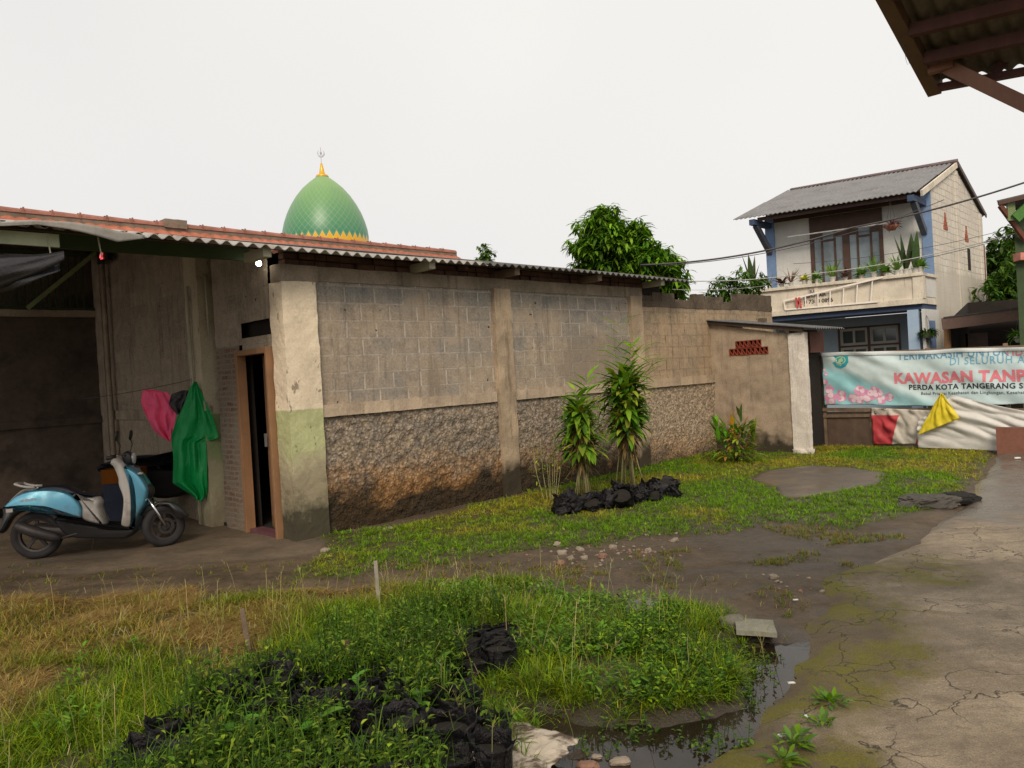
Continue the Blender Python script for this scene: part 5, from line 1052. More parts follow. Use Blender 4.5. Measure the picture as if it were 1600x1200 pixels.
for a in (('pot of purple-leaved plants at the left end of the balcony', 4.15, 'purple', 1.1), ('dark sword-leaved plants behind the left end of the balcony', 4.32, 'sword', 1.2), ('feathery pot plant in front of the left blue pilaster', 3.85, 'airy', 1.),
          ('small dark red pot plant left of the yellow one on the balcony', 3.5, 'purple', .9), ('wispy grey pot plant next to the dark red one on the balcony', 3.25, 'airy', .9), ('bright yellow leafy pot plant on the balcony', 2.88, 'yellow', 1.1),
          ('yellow-green pot plant under the left door edge', 2.55, 'bush', 1.), ('climbing light green pot plant in front of the left door pane', 2.15, 'spiky', 1.1), ('small purple pot plant in front of the middle of the balcony door', 1.82, 'purple', .8),
          ('low bright green pot plant just left of the ladder top', 1.42, 'bush', .9), ('tall grassy pot plant in front of the right door pane', 1.1, 'spiky', 1.25), ('low bushy pot plant right of the balcony door', .82, 'bush', .8), ('spiky green pot plant between door and sword plants', .55, 'spiky', 1.05),
          ('tall dark sword plant leaning left near the balcony corner', .34, 'sword', 1.1), ('pair of sword leaves nearest the right balcony corner', .12, 'sword', 1.3), ('bushy green pot plant on the right balcony corner', .0, 'bush', 1.25)): potted(*a)
def hanging(name, label, p, cs, n=60, r=.16, pot=pot_w, rope=.5, group=None, drop=(.2, 1.5)):
    o = thing(name, label, 'hanging plant', p, 0, group); MB().lathe([(0, -.1), (r * .5, -.09), (r * .85, .0), (r * .9, .03), (r * .8, .03), (0, .02)], n=14).build('pot', pot, o, smooth=True)
    m = MB()
    for k in range(3): t = k * 2.1; m.tube([(r * .8 * math.cos(t), r * .8 * math.sin(t), .02), (0, 0, rope)], .004, 5)
    m.build('hanger', M['cable'], o); a = U(0, 6.3, n); P = np.column_stack([np.cos(a) * r * .6, np.sin(a) * r * .6, U(0, .08, n)])
    LB().add(leaves(P, a, U(-.6, 1.1, n), U(.1, .26, n), U(.03, .06, n), U(*drop, n), hue(n, *cs), seg=4, prof=[.5, 1, .85, .5, 0.], fold=.15, base=1)).build('foliage', o)
hanging('hanging_plant', 'purple-leaved plant in a hanging basket under the upper eave', hworld(.72, -1.0, 5.0), ((.18, .06, .10), (.12, .05, .06), (.25, .12, .15)), 70, .2, pot_c, .7)
hanging('hanging_plant', 'trailing dark green hanging plant in front of the blue ground floor recess', hworld(-.08, -1.3, 2.05), ((.03, .07, .012), (.05, .1, .02)), 170, .2, pot_w, .5, drop=(1., 2.4))
c = atY(1592, 528, 15.5); hanging('hanging_plant', 'light green plant in a white hanging pot under the brown carport roof', tuple(c), ((.12, .26, .03), (.16, .32, .04)), 70, .11, pot_w, .36)
# ladder leaned flat along the parapet
ld = thing('ladder', 'narrow white metal ladder hung slanting along the balcony parapet', 'ladder', hworld(0, 0, 0), HR); lw = plain('white ladder', (.85, .78, .70), .5, .1, 5)
A0, A1, B0, B1 = (3.40, 3.02), (1.02, 3.01), (3.42, 3.27), (.86, 3.64)
MB().beam(H(A0[0], -1.44, A0[1]), H(A1[0], -1.44, A1[1]), .03, .045).build('rail', lw, ld); MB().beam(H(B0[0], -1.44, B0[1]), H(B1[0] , -1.47, B1[1]), .03, .045).build('rail', lw, ld)
for k in range(7):
    t = (0, .235, .37, .50, .64, .78, .93)[k]; a = A0[0] + (A1[0] - A0[0]) * t; b = B0[0] + (B1[0] - B0[0]) * t * .97; MB().tube([H(a, -1.44, 3.02), H(b, -1.445, B0[1] + (B1[1] - B0[1]) * t)], .018, 6).build('rung', lw, ld)
rt = plain('red tape', (.55, .08, .07), .6); MB().beam(H(3.05, -1.46, 3.03), H(3.08, -1.46, 3.33), .03, .05).beam(H(2.96, -1.46, 3.03), H(3.0, -1.46, 3.33), .03, .05).build('red_tape', rt, ld)

# ================================================================== carport roof and green-eaved house at the right
cp = thing('carport', 'low brown carport roof with dark space beneath behind the banner', 'carport', (9.6, 17, 0)); fm = plain('carport fascia', (.23, .145, .115), .6, .15, 3)
p0, p1 = Vector((-.02, 0, 2.26)), Vector((5.0, -1.2, 2.62))
MB().beam(p0 - Vector((0, 0, .07)), p1 - Vector((0, 0, .07)), .06, .26).build('fascia', fm, cp, bevel=.005)
MB().add([tuple(p0 + Vector((0, -.05, .07))), tuple(p1 + Vector((0, -.05, .07))), (6.6, 3.2, 2.75), (2.9, 4.2, 2.42)], [(0, 1, 2, 3)]).build('roof', M['sheet_dark'], cp, solid=.03)
MB().tube([(.25, .3, -.1), (.25, .3, 2.2)], .07, 10).build('post', plain('ochre post', (.33, .18, .08), .8), cp)
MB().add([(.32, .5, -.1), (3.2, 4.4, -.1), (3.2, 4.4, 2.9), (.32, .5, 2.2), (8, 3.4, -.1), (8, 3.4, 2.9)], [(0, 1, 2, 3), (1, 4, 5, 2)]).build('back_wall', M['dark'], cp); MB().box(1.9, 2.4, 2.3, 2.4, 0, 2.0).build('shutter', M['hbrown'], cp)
gh = thing('green_eave_house', 'house corner with green-painted eave and brown gable board at the right edge', 'house', (9.0, 14, 0))
MB().beam((.02, 0, 4.22), (3.2, -.6, 4.75), .05, .07).build('eave_board', M['hbrown'], gh); MB().add([(0, 0, 4.25), (3.2, -.6, 4.78), (4.4, 3.2, 4.9), (2.9, 3.0, 4.35)], [(0, 1, 2, 3)]).build('roof', M['sheet_dark'], gh, solid=.05)
MB().beam((.05, .0, 4.18), (.62, .2, 3.55), .05, .09).build('gable_board', plain('red board', (.14, .05, .03), .7), gh); MB().beam((.30, -.02, 3.92), (.95, -.05, 4.5), .06, .17).build('green_brace', plain('bright green paint', (.06, .17, .03), .6), gh)
MB().box(.2, .34, .02, .06, 3.9, 4.24).build('green_panel', M['greenpaint'], gh); MB().add([(.50, .3, -.1), (4, .0, -.1), (4, .0, 4.3), (.50, .3, 4.05), (3.3, 3.2, -.1), (3.3, 3.2, 4.3)], [(0, 1, 2, 3), (4, 0, 3, 5)]).build('wall', M['greendark'], gh, solid=.04)
MB().wbox(.44, .7, .1, .3, 3.18, 3.32, .1, .01).build('pink_ledge', plain('pink plaster', (.55, .22, .17), .8), gh)

# ================================================================== overhead cables (world points)
def cable(label, pts, r, mat, name='power_cable'):
    o = MB().tube(pts, r, 6).build(name, mat, smooth=True); tag(o, label, 'cable', 'overhead cables crossing in front of the house'); return o
def sag(a, b, s_, n=24): a, b = Vector(a), Vector(b); return [a.lerp(b, k / n) - Vector((0, 0, s_ * 4 * (k / n) * (1 - k / n))) for k in range(n + 1)]
cable('thick twisted dark cable sweeping up past the house gable to the right', sag(atY(1000, 414, 15), atY(1330, 356, 14.5), .15) + sag(atY(1330, 356, 14.5), atY(1700, 250, 13.2), .1)[1:], .018, M['cable'])
cable('thin grey cable just above the thick twisted one', sag(atY(1035, 415, 15.2), atY(1475, 312, 16), .25), .008, M['cable'])
cable('pale cable rising from the balcony middle to the green-eaved house', sag(atY(1040, 438, 16), atY(1225, 432, 16), .05) + sag(atY(1225, 432, 16), atY(1585, 365, 14.3), .12)[1:], .010, M['cable_pale'])
cable('lower thin dark cable crossing in front of the balcony door', sag(atY(1270, 432, 16), atY(1640, 352, 14), .12), .006, M['cable'])
cable('thinnest cable crossing below the purple hanging basket', sag(atY(1240, 412, 16), atY(1640, 340, 14), .15), .005, M['cable'])
cable('faint cable low across the sky above the boundary wall', sag(atY(1050, 452, 17), atY(1200, 446, 17), .05), .005, M['cable_pale'])
wr = MB(); P_ = [Wp(9.35, .05, 2.78), Wp(9.33, .05, 3.02), Wp(9.55, .05, 3.04), Wp(9.62, .05, 2.95), Wp(9.7, .05, 3.0), Wp(9.68, .05, 2.75)]; wr.tube(P_, .006, 6)
tag(wr.build('bent_wire', M['metal']), 'bent wire loop sticking up from the broken top of the boundary wall', 'wire')

# ================================================================== near roof overhang, top right
ov = thing('roof_overhang', 'underside of a corrugated roof overhang with red-brown battens and slanting brace', 'roof', Wp(.22, -6.21, 2.89), TH)
# local frame: x along the long wall direction, y away; plane falls towards +x
def ovp(x, y, dz=0.): return (x, y, -.44 * x + .05 * y * 2 + dz)
corr(lambda a, s_: ovp(-2.4 + s_, -4.7 + a, .03), 4.7, 2.42, .076, .011, .004).build('roof_sheet', plain('rusty zinc', (.13, .11, .075), .6, .3, 5, dirt=(.07, .035, .02), dirtamt=.8), ov, smooth=True)
MB().beam(ovp(.02, .0, -.005), ovp(-2.4, .0, -.005), .06, .075).build('verge_board', plain('verge timber', (.12, .07, .035), .75, .25, 5, streak=True), ov)
for k, x in enumerate((-.02, -.22, -.40, -.62, -.86, -1.1, -1.35, -1.6, -1.9)): MB().beam(ovp(x, -.03, -.03), ovp(x, -4.68, -.03), .045, .05 if k else .03).build('batten', M['redwood'], ov)
MB().beam((-.15, -.02, .03), (-.13, -.12, .035), .04, .04).build('rafter_end', M['brace'], ov); MB().beam((-.10, -.06, .06), (-.15, -.56, -.38), .055, .062).build('brace', M['brace'], ov)
MB().beam((-.03, -.26, -.03), (.02, -.42, .14), .035, .04).build('cross_brace', M['redwood'], ov)
th2 = thing('hanging_thread', 'thin looped thread hanging from the overhang edge against the sky', 'thread', atY(1413, 55, 3.5)); m = MB()
m.tube([atY(*a) - atY(1413, 55, 3.5) for a in ((1413, 52, 3.5), (1411, 68, 3.5), (1414, 80, 3.5), (1415, 92, 3.5), (1418, 101, 3.5), (1421, 99, 3.5), (1417, 88, 3.5), (1414, 78, 3.5), (1417, 62, 3.5), (1415, 56, 3.5))], .0008, 4); m.build('thread', M['cable'], th2)
nb = wthing('neighbour_wall', 'plain rendered wall of the neighbouring house beside the road', 'wall', (-2.3, -10.9, 0)); MB().wbox(0, 5.4, -.15, 0, -.1, 4.0, .5, .01).build('render', M['hcream'], nb)

# ================================================================== motor scooter
def smooth_loop(pts, sub=5):
    n = len(pts); out = []
    for i in range(n):
        p0, p1, p2, p3 = [np.array(pts[(i + k - 1) % n], float) for k in range(4)]
        for j in range(sub): t = j / sub; out.append(.5 * ((2 * p1) + (-p0 + p2) * t + (2 * p0 - 5 * p1 + 4 * p2 - p3) * t * t + (-p0 + 3 * p1 - 3 * p2 + p3) * t ** 3))
    return np.array(out)
def pillow(m, pts, wd, r=None, y0=0., sub=5, n=6, pw=1., mi=0):
    "closed outline in x-z swelled to a rounded body of half width wd"
    L = smooth_loop(pts, sub); d = np.roll(L, -1, 0) - np.roll(L, 1, 0); nn = np.stack([d[:, 1], -d[:, 0]], -1); nn /= np.linalg.norm(nn, axis=1)[:, None] + 1e-9
    area = .5 * np.sum(L[:, 0] * np.roll(L[:, 1], -1) - np.roll(L[:, 0], -1) * L[:, 1]); nn = -nn if area > 0 else nn
    r = r or wd * .8; K = len(L); vs = []; fs = []
    ph = np.linspace(-math.pi / 2, math.pi / 2, 2 * n + 1)
    for p in ph:
        q = L + nn * r * (1 - abs(math.cos(p)) ** pw); y = y0 + wd * math.sin(p); vs += [(a[0], y, a[1]) for a in q]
    R_ = len(ph)
    for j in range(R_ - 1):
        for k in range(K): k2 = (k + 1) % K; fs.append((j * K + k, j * K + k2, (j + 1) * K + k2, (j + 1) * K + k))
    fs.append(tuple(range(K - 1, -1, -1))); fs.append(tuple(range((R_ - 1) * K, R_ * K)))
    return m.add(vs, fs, mi)
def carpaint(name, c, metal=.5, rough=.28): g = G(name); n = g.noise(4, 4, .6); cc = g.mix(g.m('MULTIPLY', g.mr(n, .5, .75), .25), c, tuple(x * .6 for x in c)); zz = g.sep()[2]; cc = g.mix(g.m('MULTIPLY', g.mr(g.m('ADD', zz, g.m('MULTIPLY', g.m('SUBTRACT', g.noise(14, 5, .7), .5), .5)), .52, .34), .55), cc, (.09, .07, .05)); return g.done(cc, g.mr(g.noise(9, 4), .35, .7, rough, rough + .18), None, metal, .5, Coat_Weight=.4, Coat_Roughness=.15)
blue = carpaint('scooter blue', (.10, .33, .46)); white = carpaint('scooter cream', (.50, .46, .42), 0, .4); blackp = plain('black plastic', (.016, .015, .016), .45, .2, 9, spec=.5); rubber = plain('tyre rubber', (.022, .02, .02), .8, .3, 12); chrome = plain('chrome', (.55, .55, .55), .18, .1, 9, metal=1.); seatm = plain('seat vinyl', (.02, .022, .035), .4, .2, 9); exh = plain('exhaust', (.05, .042, .04), .5, .3, 6, metal=.4)
sco = thing('motor_scooter', 'parked blue and cream motor scooter with black floorboard under the porch roof', 'scooter', gnd(60, 873) + np.array([.0, 0, .0]), rad(12.4))
sco.rotation_euler = (rad(-3), 0, rad(12.4))
def S(X_, Y_):                                                # side-view drawing units to metres
    z = ((965 - .098 * (X_ - 300)) - Y_) / 750.; return ((X_ - 300) / 820. - .053 * z, z)
def SL(*p): return [S(a, b) for a, b in p]
def wheel(parent, x, z, r, w_, yaw=0., name='wheel'):
    e = bpy.data.objects.new(name, None); col.objects.link(e); e.parent = parent; e.location = (x, 0, z); e.rotation_euler = (0, 0, yaw)
    tw = w_ / 2; MB().lathe([(r - .075, -tw * .6), (r - .045, -tw), (r - .018, -tw * .9), (r - .003, -tw * .4), (r, 0), (r - .003, tw * .4), (r - .018, tw * .9), (r - .045, tw), (r - .075, tw * .6)], n=40, axis='y').build('tyre', rubber, e, smooth=True)
    m = MB(); m.lathe([(r - .075, -tw * .6), (r - .095, -tw * .5), (r - .095, tw * .5), (r - .075, tw * .6)], n=40, axis='y'); m.lathe([(0, -tw * .9), (.045, -tw * .9), (.05, 0), (.045, tw * .9), (0, tw * .9)], n=16, axis='y')
    for k in range(5): a = 2 * math.pi * k / 5 + .3; m.beam((.04 * math.cos(a), 0, .04 * math.sin(a)), ((r - .08) * math.cos(a), 0, (r - .08) * math.sin(a)), .028, .03)
    m.build('rim', exh, e, smooth=False); return e
wheel(sco, .0, .245, .245, .10); fw = wheel(sco, 1.215, .222, .222, .085, rad(34), 'front_wheel')
MB().lathe([(.055, -.058), (.085, -.058), (.085, -.053), (.055, -.053)], n=24, axis='y').build('brake_disc', exh, fw)
m = MB(); pillow(m, SL((105, 572), (150, 520), (215, 468), (300, 432), (400, 414), (500, 412), (590, 428), (650, 462), (690, 520), (706, 580), (694, 640), (610, 632), (545, 622), (500, 590), (440, 570), (360, 562), (250, 562), (160, 575)), .15, .028, 0, 4, 5, .8); m.build('rear_body', blue, sco, smooth=True)
m = MB(); pillow(m, SL((640, 452), (700, 468), (790, 474), (822, 480), (838, 515), (828, 560), (845, 620), (860, 690), (800, 690), (690, 650), (690, 560), (668, 500)), .13, .04, 0, 4, 4, .8); m.build('seat_front_panel', white, sco, smooth=True)
m = MB(); pillow(m, SL((365, 418), (430, 396), (540, 390), (620, 408), (680, 440), (780, 456), (800, 470), (760, 486), (660, 480), (560, 450), (450, 436), (380, 434)), .11, .02, 0, 4, 4, .8); m.build('seat', seatm, sco, smooth=True)
m = MB(); pillow(m, SL((108, 560), (165, 495), (240, 432), (300, 418), (380, 424), (380, 440), (290, 450), (200, 500), (140, 560)), .09, .02, 0, 4, 3, .8); m.build('tail_panel', white, sco, smooth=True)
a = [S(*p) for p in ((212, 385), (250, 398), (300, 406), (356, 404))]
m = MB()
for s_ in (-1, 1): m.tube([(x, s_ * .10, z) for x, z in a], .013, 8)
m.tube([(a[0][0], -.10, a[0][1]), (a[0][0] - .02, 0, a[0][1] + .003), (a[0][0], .10, a[0][1])], .013, 8); x, z = S(330, 408); m.tube([(x, -.08, z), (x, -.06, z - .03)], .01); m.tube([(x, .08, z), (x, .06, z - .03)], .01); m.build('grab_rail', white, sco, smooth=True)
m = MB(); pillow(m, SL((95, 590), (150, 580), (260, 562), (360, 562), (440, 580), (500, 620), (520, 680), (480, 700), (430, 640), (340, 600), (240, 600), (150, 650), (80, 750), (45, 765), (60, 690)), .07, .02, 0, 4, 3, .8); m.build('rear_mudguard', blackp, sco, smooth=True)
m = MB(); pillow(m, SL((480, 640), (570, 640), (600, 655), (800, 678), (850, 702), (1050, 704), (1080, 690), (1090, 740), (1060, 770), (980, 800), (700, 800), (600, 790), (520, 740)), .14, .03, 0, 4, 4, .8); m.build('floorboard', blackp, sco, smooth=True)
m = MB(); pillow(m, SL((965, 178), (1010, 155), (1050, 190), (1075, 240), (1100, 330), (1108, 430), (1100, 560), (1070, 700), (990, 692), (1005, 600), (1025, 480), (1002, 380), (1002, 320), (978, 240), (955, 215)), .162, .03, 0, 4, 4, .8); m.build('leg_shield', white, sco, smooth=True)
m = MB(); pillow(m, SL((1060, 225), (1120, 240), (1180, 290), (1225, 370), (1232, 430), (1200, 520), (1150, 600), (1095, 700), (1082, 696), (1105, 560), (1112, 430), (1100, 330)), .150, .028, 0, 4, 5, .8); m.build('front_fairing', blue, sco, smooth=True)
m = MB(); pillow(m, SL((1200, 380), (1240, 370), (1262, 420), (1240, 470), (1195, 520), (1190, 470)), .09, .04, 0, 4, 3); m.build('front_grille', blackp, sco, smooth=True)
hb_ = S(1085, 160); m = MB(); pillow(m, SL((1035, 150), (1070, 110), (1110, 120), (1128, 170), (1100, 215), (1050, 210)), .075, .03, 0, 4, 3); m.build('headlamp_cover', blackp, sco, smooth=True)
hl = S(1125, 165); MB().lathe([(0, -.05), (.05, -.04), (.06, 0), (.055, .01), (0, .018)], n=20).build('headlight', glass('lamp glass', (.5, .5, .5)), sco, smooth=True).matrix_local = Matrix.Translation((hl[0], 0, hl[1])) @ Matrix.Rotation(rad(90), 4, 'Y')
m = MB(); bz = S(1060, 150)
for s_ in (-1, 1):
    m.tube([(bz[0] + .02, 0, bz[1]), (bz[0], s_ * .16, bz[1] + .02), (bz[0] - .07, s_ * .30, bz[1] + .0)], .013, 8)
m.build('handlebar', chrome, sco, smooth=True)
for s_ in (-1, 1):
    MB().tube([(bz[0] - .04, s_ * .24, bz[1] + .008), (bz[0] - .085, s_ * .34, bz[1] - .004)], .02, 10).build('grip', blackp, sco, smooth=True)
    mx_ = (bz[0] - .01, s_ * .2, bz[1] + .02); mm = MB().tube([mx_, (mx_[0] + .02, s_ * .23, mx_[2] + .10), (mx_[0] + .0, s_ * .26, mx_[2] + .15)], .006, 6)
    mo = mm.build('mirror', blackp, sco); MB().lathe([(0, -.012), (.05, -.01), (.058, 0), (.052, .004), (0, .004)], n=20).build('mirror_head', blackp, mo, smooth=True).matrix_local = Matrix.Translation((mx_[0], s_ * .26, mx_[2] + .20)) @ Matrix.Rotation(rad(-80), 4, 'Y')
m = MB(); f0, f1 = S(1205, 465), S(1335, 690)
for s_ in (-1, 1): m.tube([(f0[0], s_ * .075, f0[1]), (f0[0] + .09, s_ * .078, (f0[1] + f1[1]) / 2), (1.215 + s_ * -.03, s_ * .075, .23)], .017, 8)
m.build('front_fork', chrome, sco, smooth=True)
m = MB(); pts = []
for k in range(11): t = rad(15 + 135 * k / 10); pts.append((1.215 + .255 * math.cos(t), .225 + .255 * math.sin(t)))
for k in range(10, -1, -1): t = rad(15 + 135 * k / 10); pts.append((1.215 + .15 * math.cos(t), .225 + .225 * math.sin(t)))
pillow(m, pts, .07, .004, 0, 2, 2); m.build('front_fender', blackp, sco, smooth=True)
m = MB(); e0, e1, e2_ = S(195, 700), S(330, 740), S(520, 800); m.tube([(e0[0], -.15, e0[1]), (e0[0] + .03, -.15, e0[1] - .004), (e1[0], -.155, e1[1]), (e2_[0] - .06, -.15, e2_[1] + .03), (e2_[0], -.14, e2_[1] + .01)], [.035, .05, .058, .05, .025], 14); e3 = S(690, 745); m.tube([(e2_[0], -.14, e2_[1] + .01), (e3[0] - .06, -.13, e3[1] - .01), (e3[0], -.12, e3[1])], .013, 8); m.build('exhaust', exh, sco, smooth=True)
m = MB(); pillow(m, SL((320, 690), (470, 700), (600, 700), (640, 760), (560, 800), (450, 790), (300, 780), (280, 730)), .09, .03, .0, 4, 3); m.build('engine', exh, sco, smooth=True)
x, z = S(720, 800); MB().tube([(x, .10, z), (x - .05, .2, .01)], .011).build('side_stand', chrome, sco)
x, z = S(170, 582); MB().box(x - .03, x + .03, -.165, -.145, z - .018, z + .018).build('tail_reflector', glass('pale lens', (.5, .45, .42)), sco); x, z = S(510, 590); MB().beam((x - .02, -.158, z + .03), (x + .06, -.158, z - .02), .01, .02).build('trim_strip', blackp, sco)
x, z = S(60, 620); MB().beam((x - .03, -.09, z), (x - .03, .09, z), .012, .10).build('number_plate', blackp, sco); x, z = S(1185, 275); MB().lathe([(0, -.02), (.028, -.018), (.03, 0), (0, .006)], n=14).build('indicator', glass('amber lens', (.5, .45, .4)), sco, smooth=True).location = (x, -.12, z)
m = MB(); a_ = S(1090, 200); b_ = S(1215, 470); m.tube([(a_[0] + .02, -.05, a_[1]), (a_[0] + .11, -.09, a_[1] - .06), (b_[0] + .03, -.08, b_[1] + .05), (b_[0], -.07, b_[1])], .005, 6); m.build('brake_cable', blackp, sco, smooth=True)
vs, fs = textmesh('SCOOPY', .038, .001, shear=.3); m = MB(); x, z = S(250, 516); m.add([(x + v.x, -.1555, z + v.y * .9 + v.x * .02) for v in vs], fs); m.build('badge', chrome, sco)

# dim second motorcycle behind, with boxes on the seat
mc = thing('motorcycle', 'dark motorcycle half hidden behind the blue scooter in the porch shade', 'motorcycle', (-5.05, 9.75, 0), rad(8))
wheel(mc, 0., .28, .28, .09); wheel(mc, 1.22, .28, .28, .08, 0, 'front_wheel')
m = MB(); pillow(m, [(-.25, .75), (.1, .80), (.5, .78), (.62, .70), (.9, .72), (1.0, .95), (1.08, .98), (1.12, .8), (1.0, .5), (.8, .32), (.45, .3), (.2, .45), (-.1, .6)], .12, .05, 0, 3, 3); m.build('body', blackp, mc, smooth=True)
m = MB(); pillow(m, [(-.2, .78), (.2, .86), (.55, .84), (.6, .78), (.2, .79)], .13, .03, 0, 3, 3); m.build('seat', seatm, mc, smooth=True)
MB().tube([(.98, 0, .9), (.95, -.3, 1.02), (.92, -.36, 1.0)], .014).tube([(.98, 0, .9), (.95, .3, 1.02)], .014).tube([(1.02, -.07, .8), (1.22, -.07, .28)], .02).tube([(1.02, .07, .8), (1.22, .07, .28)], .02).build('handlebar', blackp, mc, smooth=True)
MB().wbox(.82, 1.05, -.2, .05, .92, 1.06, .05, .012).build('blue_cowl', plain('dim blue', (.06, .06, .16), .5), mc)
cr_ = thing('plastic_crate', 'orange plastic crate standing on the blue one behind the scooter', 'crate', (-4.8, 9.35, .58), rad(6)); MB().wbox(-.20, .24, -.12, .12, .0, .17, .05, .004).build('crate_body', plain('orange crate', (.17, .055, .008), .9, .15, 4, spec=.05), cr_)
cr2 = thing('plastic_crate', 'blue plastic drum-like crate under the orange one behind the scooter', 'crate', (-4.8, 9.35, 0), rad(6)); MB().wbox(-.19, .25, -.12, .12, .0, .575, .05, .004).build('crate_body', plain('dim blue crate', (.01, .016, .035), .6, .15, 4), cr2)

# ---- clothes on the porch line
ln_ = MB().tube(sag(Wp(-.16, 1.93, 1.78), Wp(-.9, 3.6, 1.62), .02, 12), .004, 5).build('clothes_line', M['cable']); tag(ln_, 'thin line tied from the porch pillar that carries the clothes', 'clothes line')
cl = plain('green raincoat', (.0, .26, .06), .5, .12, 5, spec=.4, bump=.3, bd=.01); pkm = plain('pink fabric', (.85, .10, .22), .7, .1, 4, bump=.3, bd=.01); gym = plain('grey cloth', (.06, .06, .062), .85, .2, 5)
def garment(name, label, outline, mat, Y0, folds, part='cloth', thick=.02):
    "outline in pixels (front view) at depth Y0, cut into rows so that folds can run down it"
    rows = outline; o0 = np.array(atY(*rows[0][:2], Y0)); o = thing(name, label, 'clothing', tuple(o0)); nr, nc = 40, 34; ys = np.array([r[2] for r in rows]); l = np.array([r[0] for r in rows]); rr = np.array([r[1] for r in rows])
    def f(u, v):
        y = ys[0] + v * (ys[-1] - ys[0]); a = np.interp(y, ys, l); b = np.interp(y, ys, rr); x = a + u * (b - a); y2 = y + 6 * mn.noise(Vector((u * 4, 3, 1))) * v
        d = folds * (math.sin(u * 15 + 1.5 * mn.noise(Vector((u * 2, v * 2, 5))) * 3 + v * 1.2) * .6 + mn.noise(Vector((u * 5, v * 3.5, 1))) * 1.2) * (.4 + .6 * min(1, v * 2)) + folds * .12 * mn.noise(Vector((u * 14 + v * 3, v * 11, 6))); p = atY(x, y2, Y0 + d); return tuple(p - o0)
    d_ = lambda u, v: f(u, v)
    MB().grid(d_, nc * 2, nr * 2).build(part, mat, o, smooth=True, solid=.003); return o
def grows(L): return [(a, b, y) for y, a, b in L]
tag(MB().tube([Wp(-.10, 1.93, 1.80), Wp(-.17, 1.93, 1.80), Wp(-.19, 1.93, 1.77), Wp(-.18, 1.93, 1.745), Wp(-.16, 1.93, 1.75)], .005, 6).build('wall_hook', M['metal']), 'small bent metal hook on the porch pillar holding the green raincoat', 'hook')
garment('green_raincoat', 'bright green raincoat hanging from the porch pillar, sleeve at the right', grows([(596, 304, 307), (606, 296, 312), (625, 290, 320), (640, 284, 327), (655, 276, 334), (680, 268, 341), (684, 267, 341), (690, 268, 322), (715, 271, 323), (755, 270, 324), (765, 286, 324), (776, 304, 322), (782, 306, 316)]), cl, 9.15, .055, 'coat')
garment('pink_garment', 'pink cloth drying on the line, leftmost of the hung clothes', grows([(609, 224, 238), (613, 222, 262), (628, 220, 272), (640, 224, 276), (655, 231, 274), (672, 240, 272), (684, 254, 270), (689, 264, 268)]), pkm, 9.35, .045)
garment('grey_garment', 'small dark grey cloth bunched between the pink and green clothes', grows([(610, 284, 296), (616, 268, 298), (630, 264, 296), (638, 268, 292), (648, 277, 288)]), gym, 9.3, .05)

# ================================================================== black nursery bags
bagm = plain('nursery bag plastic', (.008, .007, .008), .42, .3, 8, spec=.28, bump=.8, bd=.015); soil = plain('potting soil', (.014, .011, .007), .95, .4, 20, bump=.6, bd=.01)
def bag_proto(seed, r, h, crumple, label, group, grp_loc):
    o = thing('nursery_bag', label, 'planter bag', grp_loc, 0, group)
    def f(u, v):
        t = u * 2 * math.pi; z = v * h; q = Vector((math.cos(t) * 1.6, math.sin(t) * 1.6, z * 9 + seed * 7)); n = .7 * mn.noise(q) + .6 * mn.noise(q * 2.4) + .45 * mn.noise(q * 5.5)
        rr = r * (1 + .10 * math.sin(v * 3) + crumple * n * (.4 + v)); rim = max(0, v - .86) / .14
        return (math.cos(t) * rr * (1 + .12 * rim), math.sin(t) * rr * (1 + .12 * rim), z + rim * .035 * n - crumple * .12 * abs(mn.noise(Vector((t, seed, v)))) * v)
    MB().grid(f, 34, 16).build('bag', bagm, o, smooth=True, solid=.002)
    m = MB(); m.lathe([(0, 0), (r * .6, .004), (r * .96, -.005)], (0, 0, h * .80), 20); m.build('soil', soil, o, smooth=True); return o
g1 = 'black nursery bags packed together in the foreground'; L1 = 'black plastic nursery bag of soil among the weeds in the foreground block'
protos = [bag_proto(k, .078 + .006 * k, (.25, .21, .27)[k], (.14, .2, .28)[k], L1, g1, (0, 0, 0)) for k in range(3)]
pts = []; st = .168
for i in range(-25, 25):
    for j in range(-20, 20):
        a_ = i * st + (j % 2) * st / 2 + random.uniform(-.025, .025); b_ = j * st * .9 + random.uniform(-.025, .025); x = a_ * .89 - b_ * .45 - .6; y = a_ * .45 + b_ * .89 + 4.2
        if poly_sd(P_BAGS, np.array([x]), np.array([y]))[0] > -.01 and y > 2.7: pts.append((x, y))
used = [False] * 3
for x, y in pts:
    k = random.randrange(3); o = protos[k] if not used[k] else copy_tree(protos[k]); used[k] = True
    s_ = random.uniform(.85, 1.12); lowr = .5 if y > 4.2 else (.75 if y > 3.8 else 1.); o.location = (x, y, float(ground_z(np.array([x]), np.array([y]))[0]) - .01); o.rotation_euler = (random.uniform(-.12, .12), random.uniform(-.12, .12), random.uniform(0, 6.3)); o.scale = (s_, s_, s_ * lowr * random.uniform(.75, 1.05))
